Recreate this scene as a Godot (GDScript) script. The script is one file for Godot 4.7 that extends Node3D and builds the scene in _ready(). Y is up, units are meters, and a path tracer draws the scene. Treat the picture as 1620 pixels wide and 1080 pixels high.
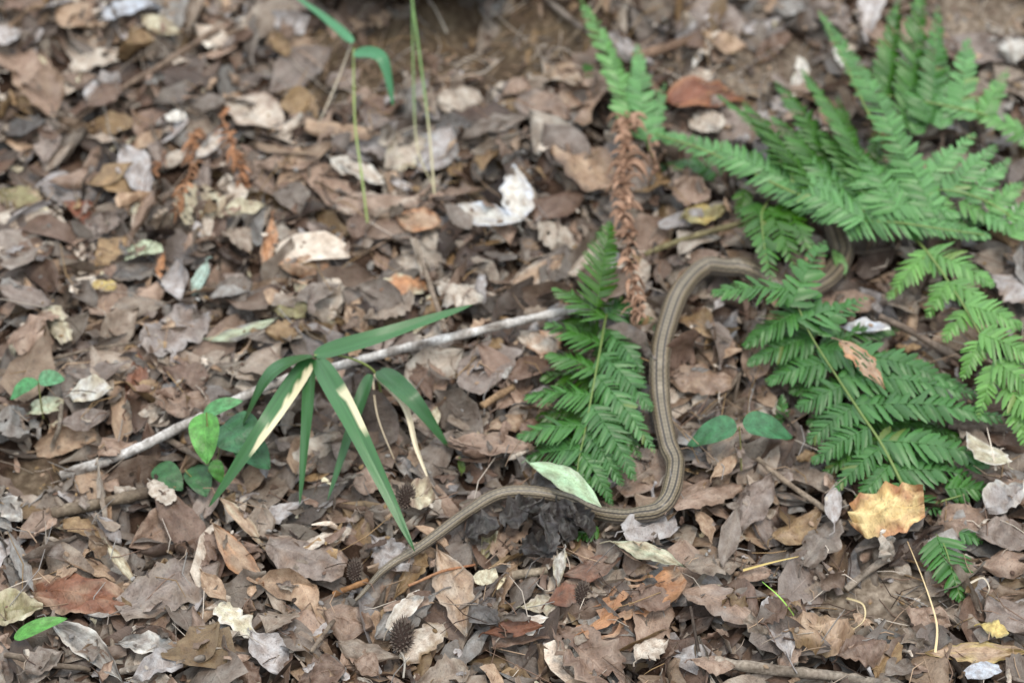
extends Node3D
# A striped snake sliding over a leaf-covered forest slope, among ferns and a bamboo seedling.
# Everything is modelled in the slope's own frame: x to the right, y out of the slope, z down the slope.

const SLOPE := 0.30
const PITCH := 0.57
const DIST := 2.5
const CELL := 0.005
const GN := 440
var T: Transform3D
var cam_pos: Vector3
var cam_b: Basis
var tanv := 0.0
var H := PackedFloat32Array()
var n_low := FastNoiseLite.new()
var n_fine := FastNoiseLite.new()
var n_leaf := FastNoiseLite.new()
var rng := RandomNumberGenerator.new()
var leaf_mats: Array = []
var M := {}
var used := {}
var hand_spots: Array = []
var leaf_count := 0

const TONES := {
	"taupe": Color8(144, 126, 110), "mauve brown": Color8(136, 119, 110), "brown": Color8(118, 90, 73),
	"dark brown": Color8(78, 60, 50), "pinkish brown": Color8(153, 124, 104), "tan": Color8(170, 138, 108),
	"pale beige": Color8(190, 174, 158), "white": Color8(218, 212, 204), "cream": Color8(208, 196, 162),
	"ochre": Color8(146, 114, 70), "rust": Color8(134, 84, 58), "orange": Color8(188, 132, 88),
	"red brown": Color8(146, 90, 66), "grey": Color8(140, 134, 130), "dark grey": Color8(90, 84, 82),
	"lilac grey": Color8(168, 160, 160), "bluish white": Color8(200, 206, 222), "olive": Color8(136, 126, 76),
	"yellow": Color8(192, 168, 92), "mint": Color8(182, 208, 196), "pale green": Color8(172, 184, 150),
	"greyish brown": Color8(120, 106, 96), "black": Color8(52, 46, 44), "fresh green": Color8(170, 212, 160), "pale yellow": Color8(218, 186, 108),
}

class MB:
	var v := PackedVector3Array()
	var n := PackedVector3Array()
	var uv := PackedVector2Array()
	var c := PackedColorArray()
	var ix := PackedInt32Array()

	func grid(p: PackedVector3Array, cols: PackedColorArray, nu: int, nv: int, skip := {}) -> void:
		var b := v.size()
		for i in nu:
			for j in nv:
				var du: Vector3 = p[mini(i + 1, nu - 1) * nv + j] - p[maxi(i - 1, 0) * nv + j]
				var dv: Vector3 = p[i * nv + mini(j + 1, nv - 1)] - p[i * nv + maxi(j - 1, 0)]
				var nn := dv.cross(du)
				n.append(nn.normalized() if nn.length_squared() > 1e-18 else Vector3.UP)
				uv.append(Vector2(float(i) / (nu - 1), float(j) / (nv - 1)))
		v.append_array(p)
		c.append_array(cols)
		for i in nu - 1:
			for j in nv - 1:
				if skip.has(i * nv + j):
					continue
				var q := b + i * nv + j
				ix.append_array(PackedInt32Array([q, q + nv, q + 1, q + 1, q + nv, q + nv + 1]))

	func tube(path: PackedVector3Array, rad: PackedFloat32Array, sides: int, cols: PackedColorArray, squash := 1.0, vlen := 1.0, grain: FastNoiseLite = null) -> void:
		var b := v.size()
		var m := path.size()
		var run := 0.0
		for i in m:
			var t: Vector3 = (path[mini(i + 1, m - 1)] - path[maxi(i - 1, 0)]).normalized()
			var side := t.cross(Vector3.UP)
			if side.length() < 0.05:
				side = t.cross(Vector3.RIGHT)
			side = side.normalized()
			var up := side.cross(t).normalized()
			if i > 0:
				run += path[i].distance_to(path[i - 1])
			for k in sides + 1:
				var a := TAU * k / sides
				var d := side * sin(a) + up * (cos(a) * squash)
				v.append(path[i] + d * rad[i])
				n.append((side * sin(a) * squash + up * cos(a)).normalized())
				uv.append(Vector2(float(k) / sides, run / vlen))
				var cv: Color = cols[mini(i, cols.size() - 1)]
				if grain:
					var q := (path[i] + d * rad[i]) * 1000.0
					var w1 := grain.get_noise_3d(q.x * 2.2, q.y * 7.0 + k * 3.0 * (k % sides), q.z * 7.0)
					cv = cv * (1.0 + 0.55 * w1)
					cv = cv.lerp(Color(0.10, 0.07, 0.05), smoothstep(0.28, 0.45, grain.get_noise_3d(q.x * 1.1 + 500, q.y * 3.0, q.z * 3.0)) * 0.7)
					v[v.size() - 1] += d * rad[i] * 0.14 * w1
				c.append(cv)
		for i in m - 1:
			for k in sides:
				var q := b + i * (sides + 1) + k
				var r := q + sides + 1
				ix.append_array(PackedInt32Array([q, r, q + 1, q + 1, r, r + 1]))
		for e in [0, m - 1]:
			var cc := v.size()
			var t: Vector3 = (path[1] - path[0]) if e == 0 else (path[m - 1] - path[m - 2])
			v.append(path[e])
			n.append((-t if e == 0 else t).normalized())
			uv.append(Vector2(0.5, 0.0 if e == 0 else run / vlen))
			c.append(cols[mini(e, cols.size() - 1)])
			for k in sides:
				var q: int = b + e * (sides + 1) + k
				ix.append_array(PackedInt32Array([cc, q, q + 1] if e == 0 else [cc, q + 1, q]))

	func spike(base: Vector3, tip: Vector3, w: float, col: Color) -> void:
		var d := (tip - base).normalized()
		var s := d.cross(Vector3(0.31, 0.9, 0.2)).normalized()
		var u := s.cross(d)
		var p := [base + s * w, base - s * w * 0.5 + u * w * 0.87, base - s * w * 0.5 - u * w * 0.87]
		for k in 3:
			var b := v.size()
			var a1: Vector3 = p[k]
			var a2: Vector3 = p[(k + 1) % 3]
			var nn := ((a1 + a2) * 0.5 - base).normalized()
			for q in [a1, a2, tip]:
				v.append(q)
				n.append(nn)
				uv.append(Vector2.ZERO)
				c.append(col)
			ix.append_array(PackedInt32Array([b, b + 1, b + 2]))

	func mesh(mat: Material) -> ArrayMesh:
		var a := []
		a.resize(Mesh.ARRAY_MAX)
		a[Mesh.ARRAY_VERTEX] = v
		a[Mesh.ARRAY_NORMAL] = n
		a[Mesh.ARRAY_TEX_UV] = uv
		a[Mesh.ARRAY_COLOR] = c
		a[Mesh.ARRAY_INDEX] = ix
		var m := ArrayMesh.new()
		m.add_surface_from_arrays(Mesh.PRIMITIVE_TRIANGLES, a)
		m.surface_set_material(0, mat)
		return m

# ---------- naming

func numbered(called: String) -> String:
	if not used.has(called):
		used[called] = 0
		return called
	used[called] += 1
	return "%s_%03d" % [called, used[called]]

func tag(o: Node, label: String, category: String, group := "") -> void:
	o.set_meta("label", label)
	o.set_meta("category", category)
	if group:
		o.set_meta("group", group)

func top_mesh(called: String, m: Mesh, at: Transform3D) -> MeshInstance3D:
	var o := MeshInstance3D.new()
	o.name = numbered(called)
	o.mesh = m
	o.transform = T * at
	add_child(o, true)
	return o

func top_node(called: String, at: Vector3) -> Node3D:
	var o := Node3D.new()
	o.name = numbered(called)
	o.transform = T * Transform3D(Basis.IDENTITY, at)
	add_child(o, true)
	return o

func part(called: String, m: Mesh, parent: Node3D, at := Vector3.ZERO) -> MeshInstance3D:
	var o := MeshInstance3D.new()
	o.name = called
	o.mesh = m
	o.position = at
	parent.add_child(o, true)
	return o

# ---------- slope and pixels

func soil_h(a: float, b: float) -> float:      # a right, b up the slope
	var h := 0.016 * n_low.get_noise_2d(a * 100, b * 100) + 0.004 * n_fine.get_noise_2d(a * 100, b * 100)
	var m := smoothstep(-0.22, -0.10, a) * (1.0 - smoothstep(0.08, 0.22, a))
	h += 0.075 * smoothstep(0.40, 0.52, b) * m
	return h

func hs(a: float, b: float) -> float:
	var i := int((a + 1.1) / CELL)
	var j := int((b + 1.0) / CELL)
	if i < 0 or j < 0 or i >= GN or j >= GN:
		return 0.0
	return H[i * GN + j]

func ray(px: float, py: float) -> Vector3:
	return (cam_b * Vector3((px - 810.0) / 540.0 * tanv, (540.0 - py) / 540.0 * tanv, -1.0)).normalized()

# the point of the pixel's ray that lies dh above the pile of leaves (or above the bare soil)
func w(px: float, py: float, dh := 0.0, soil := false) -> Vector3:
	var d := ray(px, py)
	var t := (0.22 - cam_pos.y) / d.y
	var p := cam_pos + d * t
	for k in 400:
		p = cam_pos + d * t
		var g := soil_h(p.x, -p.z) if soil else hs(p.x, -p.z)
		if p.y <= g + dh:
			break
		t += 0.0025 / absf(d.y) * clampf((p.y - g - dh) * 150.0, 0.3, 3.0)
	return p

func proj(p: Vector3) -> Vector2:
	var q := cam_b.inverse() * (p - cam_pos)
	return Vector2(810.0 + q.x / -q.z / tanv * 540.0, 540.0 - q.y / -q.z / tanv * 540.0)

func px_per_m(p: Vector3, across: Vector3, along: Vector3) -> float:
	var a := (proj(p + along * 0.01) - proj(p)).normalized()
	var s := (proj(p + across * 0.01) - proj(p)) * 100.0
	return maxf(absf(a.cross(s)), 600.0)

func stamp(pts: PackedVector3Array, xf: Transform3D) -> void:
	for q in pts:
		var p := xf * q
		var i := int((p.x + 1.1) / CELL)
		var j := int((-p.z + 1.0) / CELL)
		if i > 0 and j > 0 and i < GN and j < GN:
			var k := i * GN + j
			H[k] = maxf(H[k], minf(p.y, H[k] + 0.008))

# ---------- leaves

func outline(kind: int, u: float) -> float:
	match kind:
		0: return pow(sin(PI * clampf(u, 0.0, 1.0)), 0.9)
		1: return pow(maxf(sin(PI * pow(u, 0.72)), 0.0), 0.8) * (1.0 - 0.25 * smoothstep(0.75, 1.0, u))
		2: return pow(maxf(sin(PI * pow(u, 0.9)), 0.0), 1.15)
		3: return pow(maxf(sin(PI * pow(u, 1.4)), 0.0), 0.75) * (1.0 + 0.10 * sin(u * 44.0))
		4: return pow(maxf(sin(PI * (0.06 + 0.88 * u)), 0.0), 0.5)
		5: return pow(maxf(sin(PI * (0.02 + 0.9 * u)), 0.0), 0.35)
		6: return pow(maxf(sin(PI * (0.02 + 0.64 * u)), 0.0), 0.75)
	return 1.0

func leaf_shape(mb: MB, L: float, W: float, o: Dictionary, col: Color, edge: Color, nu: int, nv: int, r: RandomNumberGenerator, xf := Transform3D.IDENTITY) -> PackedVector3Array:
	var kind: int = o.get("shape", 0)
	var roll: float = o.get("roll", 0.6)
	var arch: float = o.get("arch", 0.3)
	var twist: float = o.get("twist", 0.0)
	var crum: float = o.get("crumple", 0.08)
	var fold: float = o.get("fold", 0.1)
	var rag: float = o.get("rag", 0.05)
	var holes: float = o.get("holes", 0.0)
	var s0 := r.randf() * 900.0
	var p := PackedVector3Array()
	var cols := PackedColorArray()
	var skip := {}
	if absf(arch) < 0.02:
		arch = 0.02
	if absf(roll) < 0.02:
		roll = 0.02
	var skew := r.randf_range(-0.12, 0.12)
	for i in nu:
		var u := float(i) / (nu - 1)
		var hw0 := W * 0.5 * outline(kind, clampf(u, 0.012, 0.988))
		var ph := arch * (u - 0.5)
		var x := sin(ph) * L / arch
		var y := -(1.0 - cos(ph)) * L / arch
		var rr := roll * (0.65 + 0.7 * n_leaf.get_noise_2d(u * 60.0, s0) + 0.2 * u)
		var tw := twist * (u - 0.5)
		for j in nv:
			var t := float(j) / (nv - 1) * 2.0 - 1.0
			var hw := hw0 * (1.0 + rag * 2.2 * n_leaf.get_noise_2d(u * 260.0 + (90.0 if t > 0 else 0.0), s0 + 31.0))
			if rr > 0.02 or rr < -0.02:
				pass
			else:
				rr = 0.02
			var a := t * rr
			var z := hw * sin(a) / rr + skew * L * sin(PI * u) * 0.5
			var yy := hw * (1.0 - cos(a)) / rr + fold * absf(t) * hw
			yy += crum * W * (n_leaf.get_noise_3d(u * 95.0 * L / maxf(W, 0.005) * 0.55, t * 55.0, s0) + 0.5 * n_leaf.get_noise_3d(u * 210.0, t * 130.0, s0))
			var z2 := z * cos(tw) - yy * sin(tw)
			var y2 := z * sin(tw) + yy * cos(tw)
			p.append(xf * Vector3(x + y2 * sin(ph), y + y2 * cos(ph), z2))
			var nz := n_leaf.get_noise_3d(u * 120.0, t * 70.0, s0 + 200.0)
			var e := clampf(pow(absf(t), 2.5) * 0.8 + 1.3 * nz - 0.1 + (0.5 if u > 0.9 else 0.0), 0.0, 1.0)
			var cc := col.lerp(edge, e) * (1.0 + 0.28 * n_leaf.get_noise_3d(u * 55.0, t * 40.0, s0 + 400.0))
			cc.a = 1.0
			cols.append(cc)
			if holes > 0.0 and i > 0 and i < nu - 2 and n_leaf.get_noise_3d(u * 150.0, t * 110.0, s0 + 600.0) > 0.42 - holes:
				skip[i * nv + j] = true
	mb.grid(p, cols, nu, nv, skip)
	return p

func fit(c: Vector3, dir: Vector3, L: float, W: float) -> Basis:   # a basis lying on the pile: x along the leaf
	dir = Vector3(dir.x, 0, dir.z).normalized()
	var ac := Vector3(-dir.z, 0, dir.x)
	var a1 := c + dir * L * 0.4
	var a0 := c - dir * L * 0.4
	var b1 := c + ac * W * 0.4
	var b0 := c - ac * W * 0.4
	a1.y = hs(a1.x, -a1.z)
	a0.y = hs(a0.x, -a0.z)
	b1.y = hs(b1.x, -b1.z)
	b0.y = hs(b0.x, -b0.z)
	var x := (a1 - a0).normalized()
	var z := (b1 - b0).normalized()
	var y := z.cross(x).normalized()
	return Basis(x, y, x.cross(y).normalized())

func tone(nm: String) -> Color:
	var c: Color = TONES[nm]
	var l := c.srgb_to_linear()
	var g := l.get_luminance()
	var k := 0.12 if nm in ["orange", "yellow", "rust", "red brown", "mint"] else 0.26
	return l.lerp(Color(g * 1.02, g, g * 0.97), k)

func add_leaf_node(called: String, c: Vector3, b: Basis, L: float, W: float, o: Dictionary, tn: String, r: RandomNumberGenerator) -> MeshInstance3D:
	var col := tone(tn) * r.randf_range(1.0, 1.22) * (0.8 if tn in ["white", "cream", "bluish white", "mint"] else 0.9 if tn in ["red brown", "orange", "rust"] else 1.0)
	var edge: Color = tone(o.edge) if o.has("edge") else col * r.randf_range(0.72, 1.25)
	var mb := MB.new()
	var big: bool = L > 0.05 or o.get("holes", 0.0) > 0.0
	var pts := leaf_shape(mb, L, W, o, col, edge, 20 if big else 14, 11 if big else 9, r)
	var base := pts[(11 if big else 9) / 2]
	if o.get("stem", 1.0) > 0.0:
		var pl: float = L * r.randf_range(0.1, 0.22) * o.get("stem", 1.0)
		var path := PackedVector3Array()
		var rad := PackedFloat32Array()
		for k in 4:
			var f := k / 3.0
			path.append(base + Vector3(-pl * f + L * 0.02, 0.001 - 0.004 * f * f, pl * 0.25 * f * f * (1.0 if r.randf() > 0.5 else -1.0)))
			rad.append(0.0007)
		mb.tube(path, rad, 4, PackedColorArray([col * 0.8]))
	var lift := 0.0
	var xf := Transform3D(b, c)
	var over: Array = []
	for k in range(0, pts.size(), 3):
		var q := xf * pts[k]
		over.append(hs(q.x, -q.z) - q.y)
	over.sort()
	lift = clampf(over[int(over.size() * 0.72)] + 0.001, -0.012, 0.022)
	xf.origin.y += lift + o.get("lift", 0.0) + (0.004 if tn in ["white", "cream", "lilac grey", "bluish white"] else 0.0)
	stamp(pts, xf)
	leaf_count += 1
	var k: int = o.get("tex", r.randi() % 4)
	return top_mesh(called, mb.mesh(leaf_mats[k]), xf)

# a fallen leaf from its stem end (x0, y0) to its tip (x1, y1), wpx wide
func leaf(x0: float, y0: float, x1: float, y1: float, wpx: float, tn: String, label: String, o := {}) -> void:
	var r := RandomNumberGenerator.new()
	r.seed = int(x0 * 131 + y0 * 17 + x1 * 7 + y1)
	var p0 := w(x0, y0, 0.004 + o.get("h0", 0.0))
	var p1 := w(x1, y1, 0.004 + o.get("h1", 0.0))
	var dir := (p1 - p0)
	var L := maxf(dir.length(), 0.012)
	dir = dir.normalized()
	var y := (Vector3.UP - dir * dir.y).normalized()
	y = y.rotated(dir, deg_to_rad(o.get("tilt", r.randf_range(-14, 14))))
	var b := Basis(dir, y, dir.cross(y).normalized())
	var c := (p0 + p1) * 0.5
	var W := clampf(wpx / px_per_m(c, b.z, dir), 0.006, 0.09)
	var q := o.duplicate()
	if not q.has("roll"): q.roll = r.randf_range(0.2, 1.1) * (1.0 if r.randf() > 0.45 else -1.0)
	if not q.has("arch"): q.arch = r.randf_range(-0.5, 0.8)
	if not q.has("twist"): q.twist = r.randf_range(-0.5, 0.5)
	if not q.has("shape"): q.shape = [0, 0, 1, 3, 2, 4][r.randi() % 6]
	if not q.has("crumple"): q.crumple = r.randf_range(0.07, 0.22)
	if not q.has("rag"): q.rag = r.randf_range(0.04, 0.18)
	q.lift = q.get("lift", 0.0) + 0.004
	L *= clampf(q.arch * 0.5 / sin(q.arch * 0.5 + 0.0001), 1.0, 1.4) if absf(q.arch) > 0.05 else 1.0
	var rw: float = clampf(absf(q.roll) * 0.7, 0.05, 1.5)
	W *= rw / sin(rw)
	var m := add_leaf_node(q.get("called", "fallen_leaf"), c, b, L, W, q, tn, r)
	tag(m, label, q.get("cat", "leaf"), "fallen leaves on the forest floor")
	hand_spots.append(Vector2((x0 + x1) / 2, (y0 + y1) / 2))

func bare(p: Vector2) -> float:      # how little litter lies at a pixel: 0 covered, 1 bare
	var s := 0.0
	for e in [[765, 68, 232, 76], [1210, 110, 95, 60], [1550, 20, 110, 52], [70, 765, 60, 40], [1390, 955, 130, 60], [1060, 110, 50, 20], [1150, 660, 60, 50], [540, 110, 90, 70], [770, 320, 50, 25]]:
		var d := Vector2((p.x - e[0]) / e[2], (p.y - e[1]) / e[3]).length()
		s = maxf(s, 1.0 - smoothstep(0.75, 1.1, d))
	return s

# ---------- plants and sticks

func curve3(p: Array, n: int) -> PackedVector3Array:
	var out := PackedVector3Array()
	var m := p.size()
	for i in n:
		var f := float(i) / (n - 1) * (m - 1)
		var k := mini(int(f), m - 2)
		var t := f - k
		var a: Vector3 = p[maxi(k - 1, 0)]
		var b: Vector3 = p[k]
		var c: Vector3 = p[k + 1]
		var d: Vector3 = p[mini(k + 2, m - 1)]
		out.append(b.cubic_interpolate(c, a, d, t))
	return out

func rel(path: PackedVector3Array, base: Vector3) -> PackedVector3Array:
	var o := PackedVector3Array()
	for p in path:
		o.append(p - base)
	return o

# pts: [x, y, height above the litter in m] along the stick; r0, r1 radii in m
func stick(called: String, label: String, cat: String, pts: Array, r0: float, r1: float, cols: Array, rough := 0.12, group := "", sides := 8) -> MeshInstance3D:
	var r := RandomNumberGenerator.new()
	r.seed = int(pts[0][0] * 31 + pts[0][1])
	var p: Array = []
	for q in pts:
		p.append(w(q[0], q[1], q[2] + r0 * 0.6))
	var lenm := 0.0
	for k in p.size() - 1:
		lenm += p[k].distance_to(p[k + 1])
	var n := clampi(int(lenm / 0.006), 6, 110)
	var path := curve3(p, n)
	# a stick is stiff: smooth out what the bumps of the litter put into it
	for it in 6:
		for i in range(1, n - 1):
			path[i].y = (path[i - 1].y + path[i].y * 2.0 + path[i + 1].y) * 0.25
	var base := path[0]
	var rad := PackedFloat32Array()
	var cc := PackedColorArray()
	var s0 := r.randf() * 500
	for i in n:
		var u := float(i) / (n - 1)
		rad.append(lerpf(r0, r1, u) * (1.0 + rough * 1.6 * n_leaf.get_noise_2d(i * 26.0, s0) + (rough * 1.6 if i % 17 == 3 else 0.0)))
		var f := clampf(0.5 + 1.1 * n_leaf.get_noise_2d(i * 14.0, s0 + 77.0), 0, 1)
		var a: Color = cols[0]
		cc.append(a.lerp(cols[1], f).srgb_to_linear())
	var mb := MB.new()
	mb.tube(rel(path, base), rad, sides, cc, 1.0, 1.0, n_leaf)
	for i in n:
		var q := path[i]
		stamp(PackedVector3Array([q, q + Vector3(0, r0, 0)]), Transform3D.IDENTITY)
	var o := top_mesh(called, mb.mesh(M.bark), Transform3D(Basis.IDENTITY, base))
	tag(o, label, cat, group)
	return o

# a long flat blade along a bent line, hw metres to each side; stripe: [from t, to t, to u, colour]
func blade(mb: MB, p: Array, hw: float, tilt: float, col: Color, tipc: Color, kind := 0, stripe := [], fold := 0.25, nu := 22, nv := 9) -> void:
	var path := curve3(p, nu)
	var pts := PackedVector3Array()
	var cols := PackedColorArray()
	for i in nu:
		var u := float(i) / (nu - 1)
		var t: Vector3 = (path[mini(i + 1, nu - 1)] - path[maxi(i - 1, 0)]).normalized()
		var up := (Vector3.UP - t * t.y).normalized() if absf(t.y) < 0.97 else Vector3.BACK
		up = up.rotated(t, tilt)
		var ac := t.cross(up).normalized()
		var ww := hw
		if kind == 0:
			ww *= pow(sin(PI * pow(clampf(u, 0.01, 0.995), 0.55)), 0.75)
		elif kind == 1:
			ww *= outline(1, clampf(u, 0.01, 0.99))
		elif kind == 2:
			ww *= 1.0 - 0.75 * u
		for j in nv:
			var s := float(j) / (nv - 1) * 2.0 - 1.0
			pts.append(path[i] + ac * s * ww + up * (fold * absf(s) * ww + 0.03 * hw * sin(u * 17.0 + s * 3.0)))
			var cc := col.lerp(tipc, smoothstep(0.8, 1.0, u)) * (1.0 + 0.25 * n_leaf.get_noise_2d(u * 40.0, s * 130.0 + hw * 9e4))
			var jag := 0.35 * n_leaf.get_noise_2d(u * 420.0, 9.0) + 0.5 * maxf(u - 0.35, 0.0)
			if stripe and s >= stripe[0] + (jag if stripe[0] > 0.0 else 0.0) and s <= stripe[1] + (jag if stripe[1] < 0.9 else 0.0) and u < stripe[2] and u > stripe[4]:
				cc = stripe[3]
			cc.a = 1.0
			cols.append(cc)
	mb.grid(pts, cols, nu, nv)

func lin(r8: int, g8: int, b8: int) -> Color:
	return Color8(r8, g8, b8).srgb_to_linear()

var fern_base := Vector3.ZERO
func new_fern(label: String, x: float, y: float) -> Node3D:
	fern_base = w(x, y, 0.0, true)
	var o := top_node("fern", fern_base)
	tag(o, label, "fern", "ferns on the slope")
	return o

func frond(fern: Node3D, pts: Array, rad := 0.0013) -> MeshInstance3D:
	var p: Array = []
	for q in pts:
		p.append(w(q[0], q[1], q[2] + 0.012, true))
	var path := curve3(p, 26)
	var rr := PackedFloat32Array()
	for i in 26:
		rr.append(rad * (1.0 - 0.6 * i / 25.0))
	var mb := MB.new()
	mb.tube(rel(path, fern_base), rr, 6, PackedColorArray([lin(104, 122, 62)]))
	return part("frond", mb.mesh(M.stem), fern)

# one pinna of a frond: a midrib with leaflets on both sides, from (x0, y0) to its tip (x1, y1)
func pinna(fr: Node3D, x0: float, y0: float, h0: float, x1: float, y1: float, h1: float, hwpx: float, step: float, col: Color, tilt := 0.0, bend := 0.0, droop := 0.25) -> void:
	var r := RandomNumberGenerator.new()
	r.seed = int(x0 * 91 + y0 * 13 + x1 * 3 + y1)
	var p0 := w(x0, y0, h0 + 0.012, true)
	var p1 := w(x1, y1, h1 + 0.012, true)
	var d := p1 - p0
	var fl := Vector3(-d.z, 0, d.x)
	var mid := (p0 + p1) * 0.5 + Vector3.UP * d.length() * 0.07 + fl * bend
	var n := 30
	var path := curve3([p0, mid, p1], n)
	var mb := MB.new()
	var rr := PackedFloat32Array()
	for i in n:
		rr.append(0.0007 * (1.05 - float(i) / n))
	mb.tube(rel(path, fern_base), rr, 4, PackedColorArray([col * 1.25]))
	var plen := proj(p0).distance_to(proj(p1))
	var pairs := maxi(int(plen / (step * 0.72)), 6)
	for k in pairs:
		var u := (k + 0.35) / pairs
		var f := u * (n - 1)
		var i := mini(int(f), n - 2)
		var c := path[i].lerp(path[i + 1], f - i)
		var t := (path[i + 1] - path[i]).normalized()
		var up := (Vector3.UP - t * t.y).normalized().rotated(t, tilt)
		var ac := t.cross(up).normalized()
		var sc := px_per_m(c, ac, t)
		var prof := (1.0 - pow(u, 1.7)) * (0.82 + 0.18 * smoothstep(0.0, 0.2, u)) + 0.05
		var wid := d.length() / pairs * 1.20
		for s in [-1.0, 1.0]:
			if r.randf() < 0.012:
				continue
			var ln: float = hwpx / sc * prof * r.randf_range(0.78, 1.08) * 1.10
			ln = minf(ln, 0.024 * prof + 0.002)
			var dirp: Vector3 = (ac * s * 0.92 + t * (0.34 + 0.4 * u + r.randf_range(-0.14, 0.14)) + up * r.randf_range(-0.12, 0.16)).normalized()
			var wd: float = minf(wid, ln * 0.7) * 0.5
			var tc := col * r.randf_range(0.74, 1.22)
			if r.randf() < 0.012:
				tc = tc.lerp(Color(0.20, 0.17, 0.04), 0.35)
			var pts := PackedVector3Array()
			var cols := PackedColorArray()
			var dr := droop * r.randf_range(0.5, 1.4)
			var rot := r.randf_range(-0.55, 0.55)
			for a in 8:
				var q := a / 7.0
				var ww: float = wd * [0.85, 1.08, 0.88, 1.06, 0.82, 0.92, 0.6, 0.14][a]
				var cen: Vector3 = c + dirp * ln * q - up * (dr * ln * q * q) + t * (0.12 * ln * q * q)
				for b in 3:
					var z := (b - 1.0)
					var wt: Vector3 = t * s * -1.0
					pts.append(cen + wt * z * ww * 1.0 - fern_base + up * (rot * z * ww - 0.28 * absf(z) * ww))
					var cc := tc * (0.96 + 0.12 * q)
					cc.a = 1.0
					cols.append(cc)
			mb.grid(pts, cols, 8, 3)
	part("pinna", mb.mesh(M.fern), fr)

# ---------- materials

func make_materials() -> void:
	for k in 4:
		var ws := 128
		var hs2 := 256
		var im := Image.create(hs2, ws, false, Image.FORMAT_RGB8)
		var bm := Image.create(hs2, ws, false, Image.FORMAT_RGB8)
		var nz := FastNoiseLite.new()
		nz.seed = 40 + k
		nz.frequency = 0.03
		nz.fractal_octaves = 4
		var veins: float = [9.0, 12.0, 7.0, 10.0][k]
		for y in ws:
			var t := absf(y / float(ws - 1) - 0.5) * 2.0
			for x in hs2:
				var u := x / float(hs2)
				var s: float = u * veins - t * [1.9, 2.6, 1.4, 2.2][k] + 0.25 * nz.get_noise_2d(x * 0.7, y * 0.7)
				var dv := absf(s - roundf(s)) * 2.0
				var vein := (1.0 - smoothstep(0.0, 0.22, dv)) * (1.0 - 0.7 * t)
				var mid := 1.0 - smoothstep(0.012, 0.05, t)
				var net := nz.get_noise_2d(x * 4.0, y * 4.0)
				var blot := nz.get_noise_2d(x * 0.6 + 900, y * 0.6)
				var spot := smoothstep(0.34, 0.46, nz.get_noise_2d(x * 1.7 + 300, y * 1.7))
				var g := 0.86 + 0.16 * blot + 0.10 * net
				g += 0.10 * maxf(vein * 0.8, mid)
				g *= 1.0 - 0.16 * spot
				im.set_pixel(x, y, Color(g, g * (0.985 + 0.05 * blot), g * (0.97 + 0.08 * blot)))
				var hh := 0.45 + 0.28 * maxf(vein, mid) + 0.14 * net + 0.12 * nz.get_noise_2d(x * 1.4, y * 1.4 + 500)
				bm.set_pixel(x, y, Color(hh, hh, hh))
		bm.bump_map_to_normal_map(5.0)
		var m := StandardMaterial3D.new()
		m.albedo_texture = ImageTexture.create_from_image(im)
		m.normal_enabled = true
		m.normal_texture = ImageTexture.create_from_image(bm)
		m.normal_scale = 0.8
		m.vertex_color_use_as_albedo = true
		m.roughness = [0.5, 0.44, 0.56, 0.5][k]
		m.metallic_specular = 0.45
		m.cull_mode = BaseMaterial3D.CULL_DISABLED
		m.backlight_enabled = true
		m.backlight = Color(0.16, 0.11, 0.06)
		leaf_mats.append(m)
	var noise := func(fr: float, sd: int, c0: Color, c1: Color) -> NoiseTexture2D:
		var t := NoiseTexture2D.new()
		t.width = 512
		t.height = 512
		t.seamless = true
		var f := FastNoiseLite.new()
		f.seed = sd
		f.frequency = fr
		f.fractal_octaves = 5
		t.noise = f
		var g := Gradient.new()
		g.set_color(0, c0)
		g.set_color(1, c1)
		t.color_ramp = g
		return t
	var bump := func(fr: float, sd: int, st: float) -> NoiseTexture2D:
		var t := NoiseTexture2D.new()
		t.width = 512
		t.height = 512
		t.seamless = true
		t.as_normal_map = true
		t.bump_strength = st
		var f := FastNoiseLite.new()
		f.seed = sd
		f.frequency = fr
		f.fractal_octaves = 5
		t.noise = f
		return t
	var mk := func(rough: float, spec: float, back: Color) -> StandardMaterial3D:
		var m := StandardMaterial3D.new()
		m.vertex_color_use_as_albedo = true
		m.roughness = rough
		m.metallic_specular = spec
		m.cull_mode = BaseMaterial3D.CULL_DISABLED
		if back.v > 0.0:
			m.backlight_enabled = true
			m.backlight = back
		return m
	M.fern = mk.call(0.42, 0.5, Color(0.28, 0.40, 0.10))
	M.stem = mk.call(0.5, 0.5, Color.BLACK)
	M.green = mk.call(0.36, 0.5, Color(0.22, 0.34, 0.08))
	var vi := Image.create(64, 128, false, Image.FORMAT_RGB8)
	var vb := Image.create(64, 128, false, Image.FORMAT_RGB8)
	for y in 128:
		var vv := absf(y / 127.0 - 0.5) * 2.0
		for x in 64:
			var st := 0.5 + 0.5 * sin(y * 0.98) 
			var g := 0.86 + 0.08 * st + 0.10 * n_leaf.get_noise_2d(x * 3.0, y * 16.0) + (0.12 if vv < 0.03 else 0.0)
			vi.set_pixel(x, y, Color(g, g, g * 0.97))
			var hb := 0.45 + 0.3 * st + (0.25 if vv < 0.04 else 0.0)
			vb.set_pixel(x, y, Color(hb, hb, hb))
	vb.bump_map_to_normal_map(3.0)
	M.green.albedo_texture = ImageTexture.create_from_image(vi)
	M.green.normal_enabled = true
	M.green.normal_texture = ImageTexture.create_from_image(vb)
	M.green.normal_scale = 0.4
	M.seed = leaf_mats[2].duplicate()
	M.seed.roughness = 0.4
	M.seed.backlight = Color(0.22, 0.34, 0.08)
	M.dry = mk.call(0.75, 0.35, Color(0.14, 0.09, 0.04))
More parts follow.
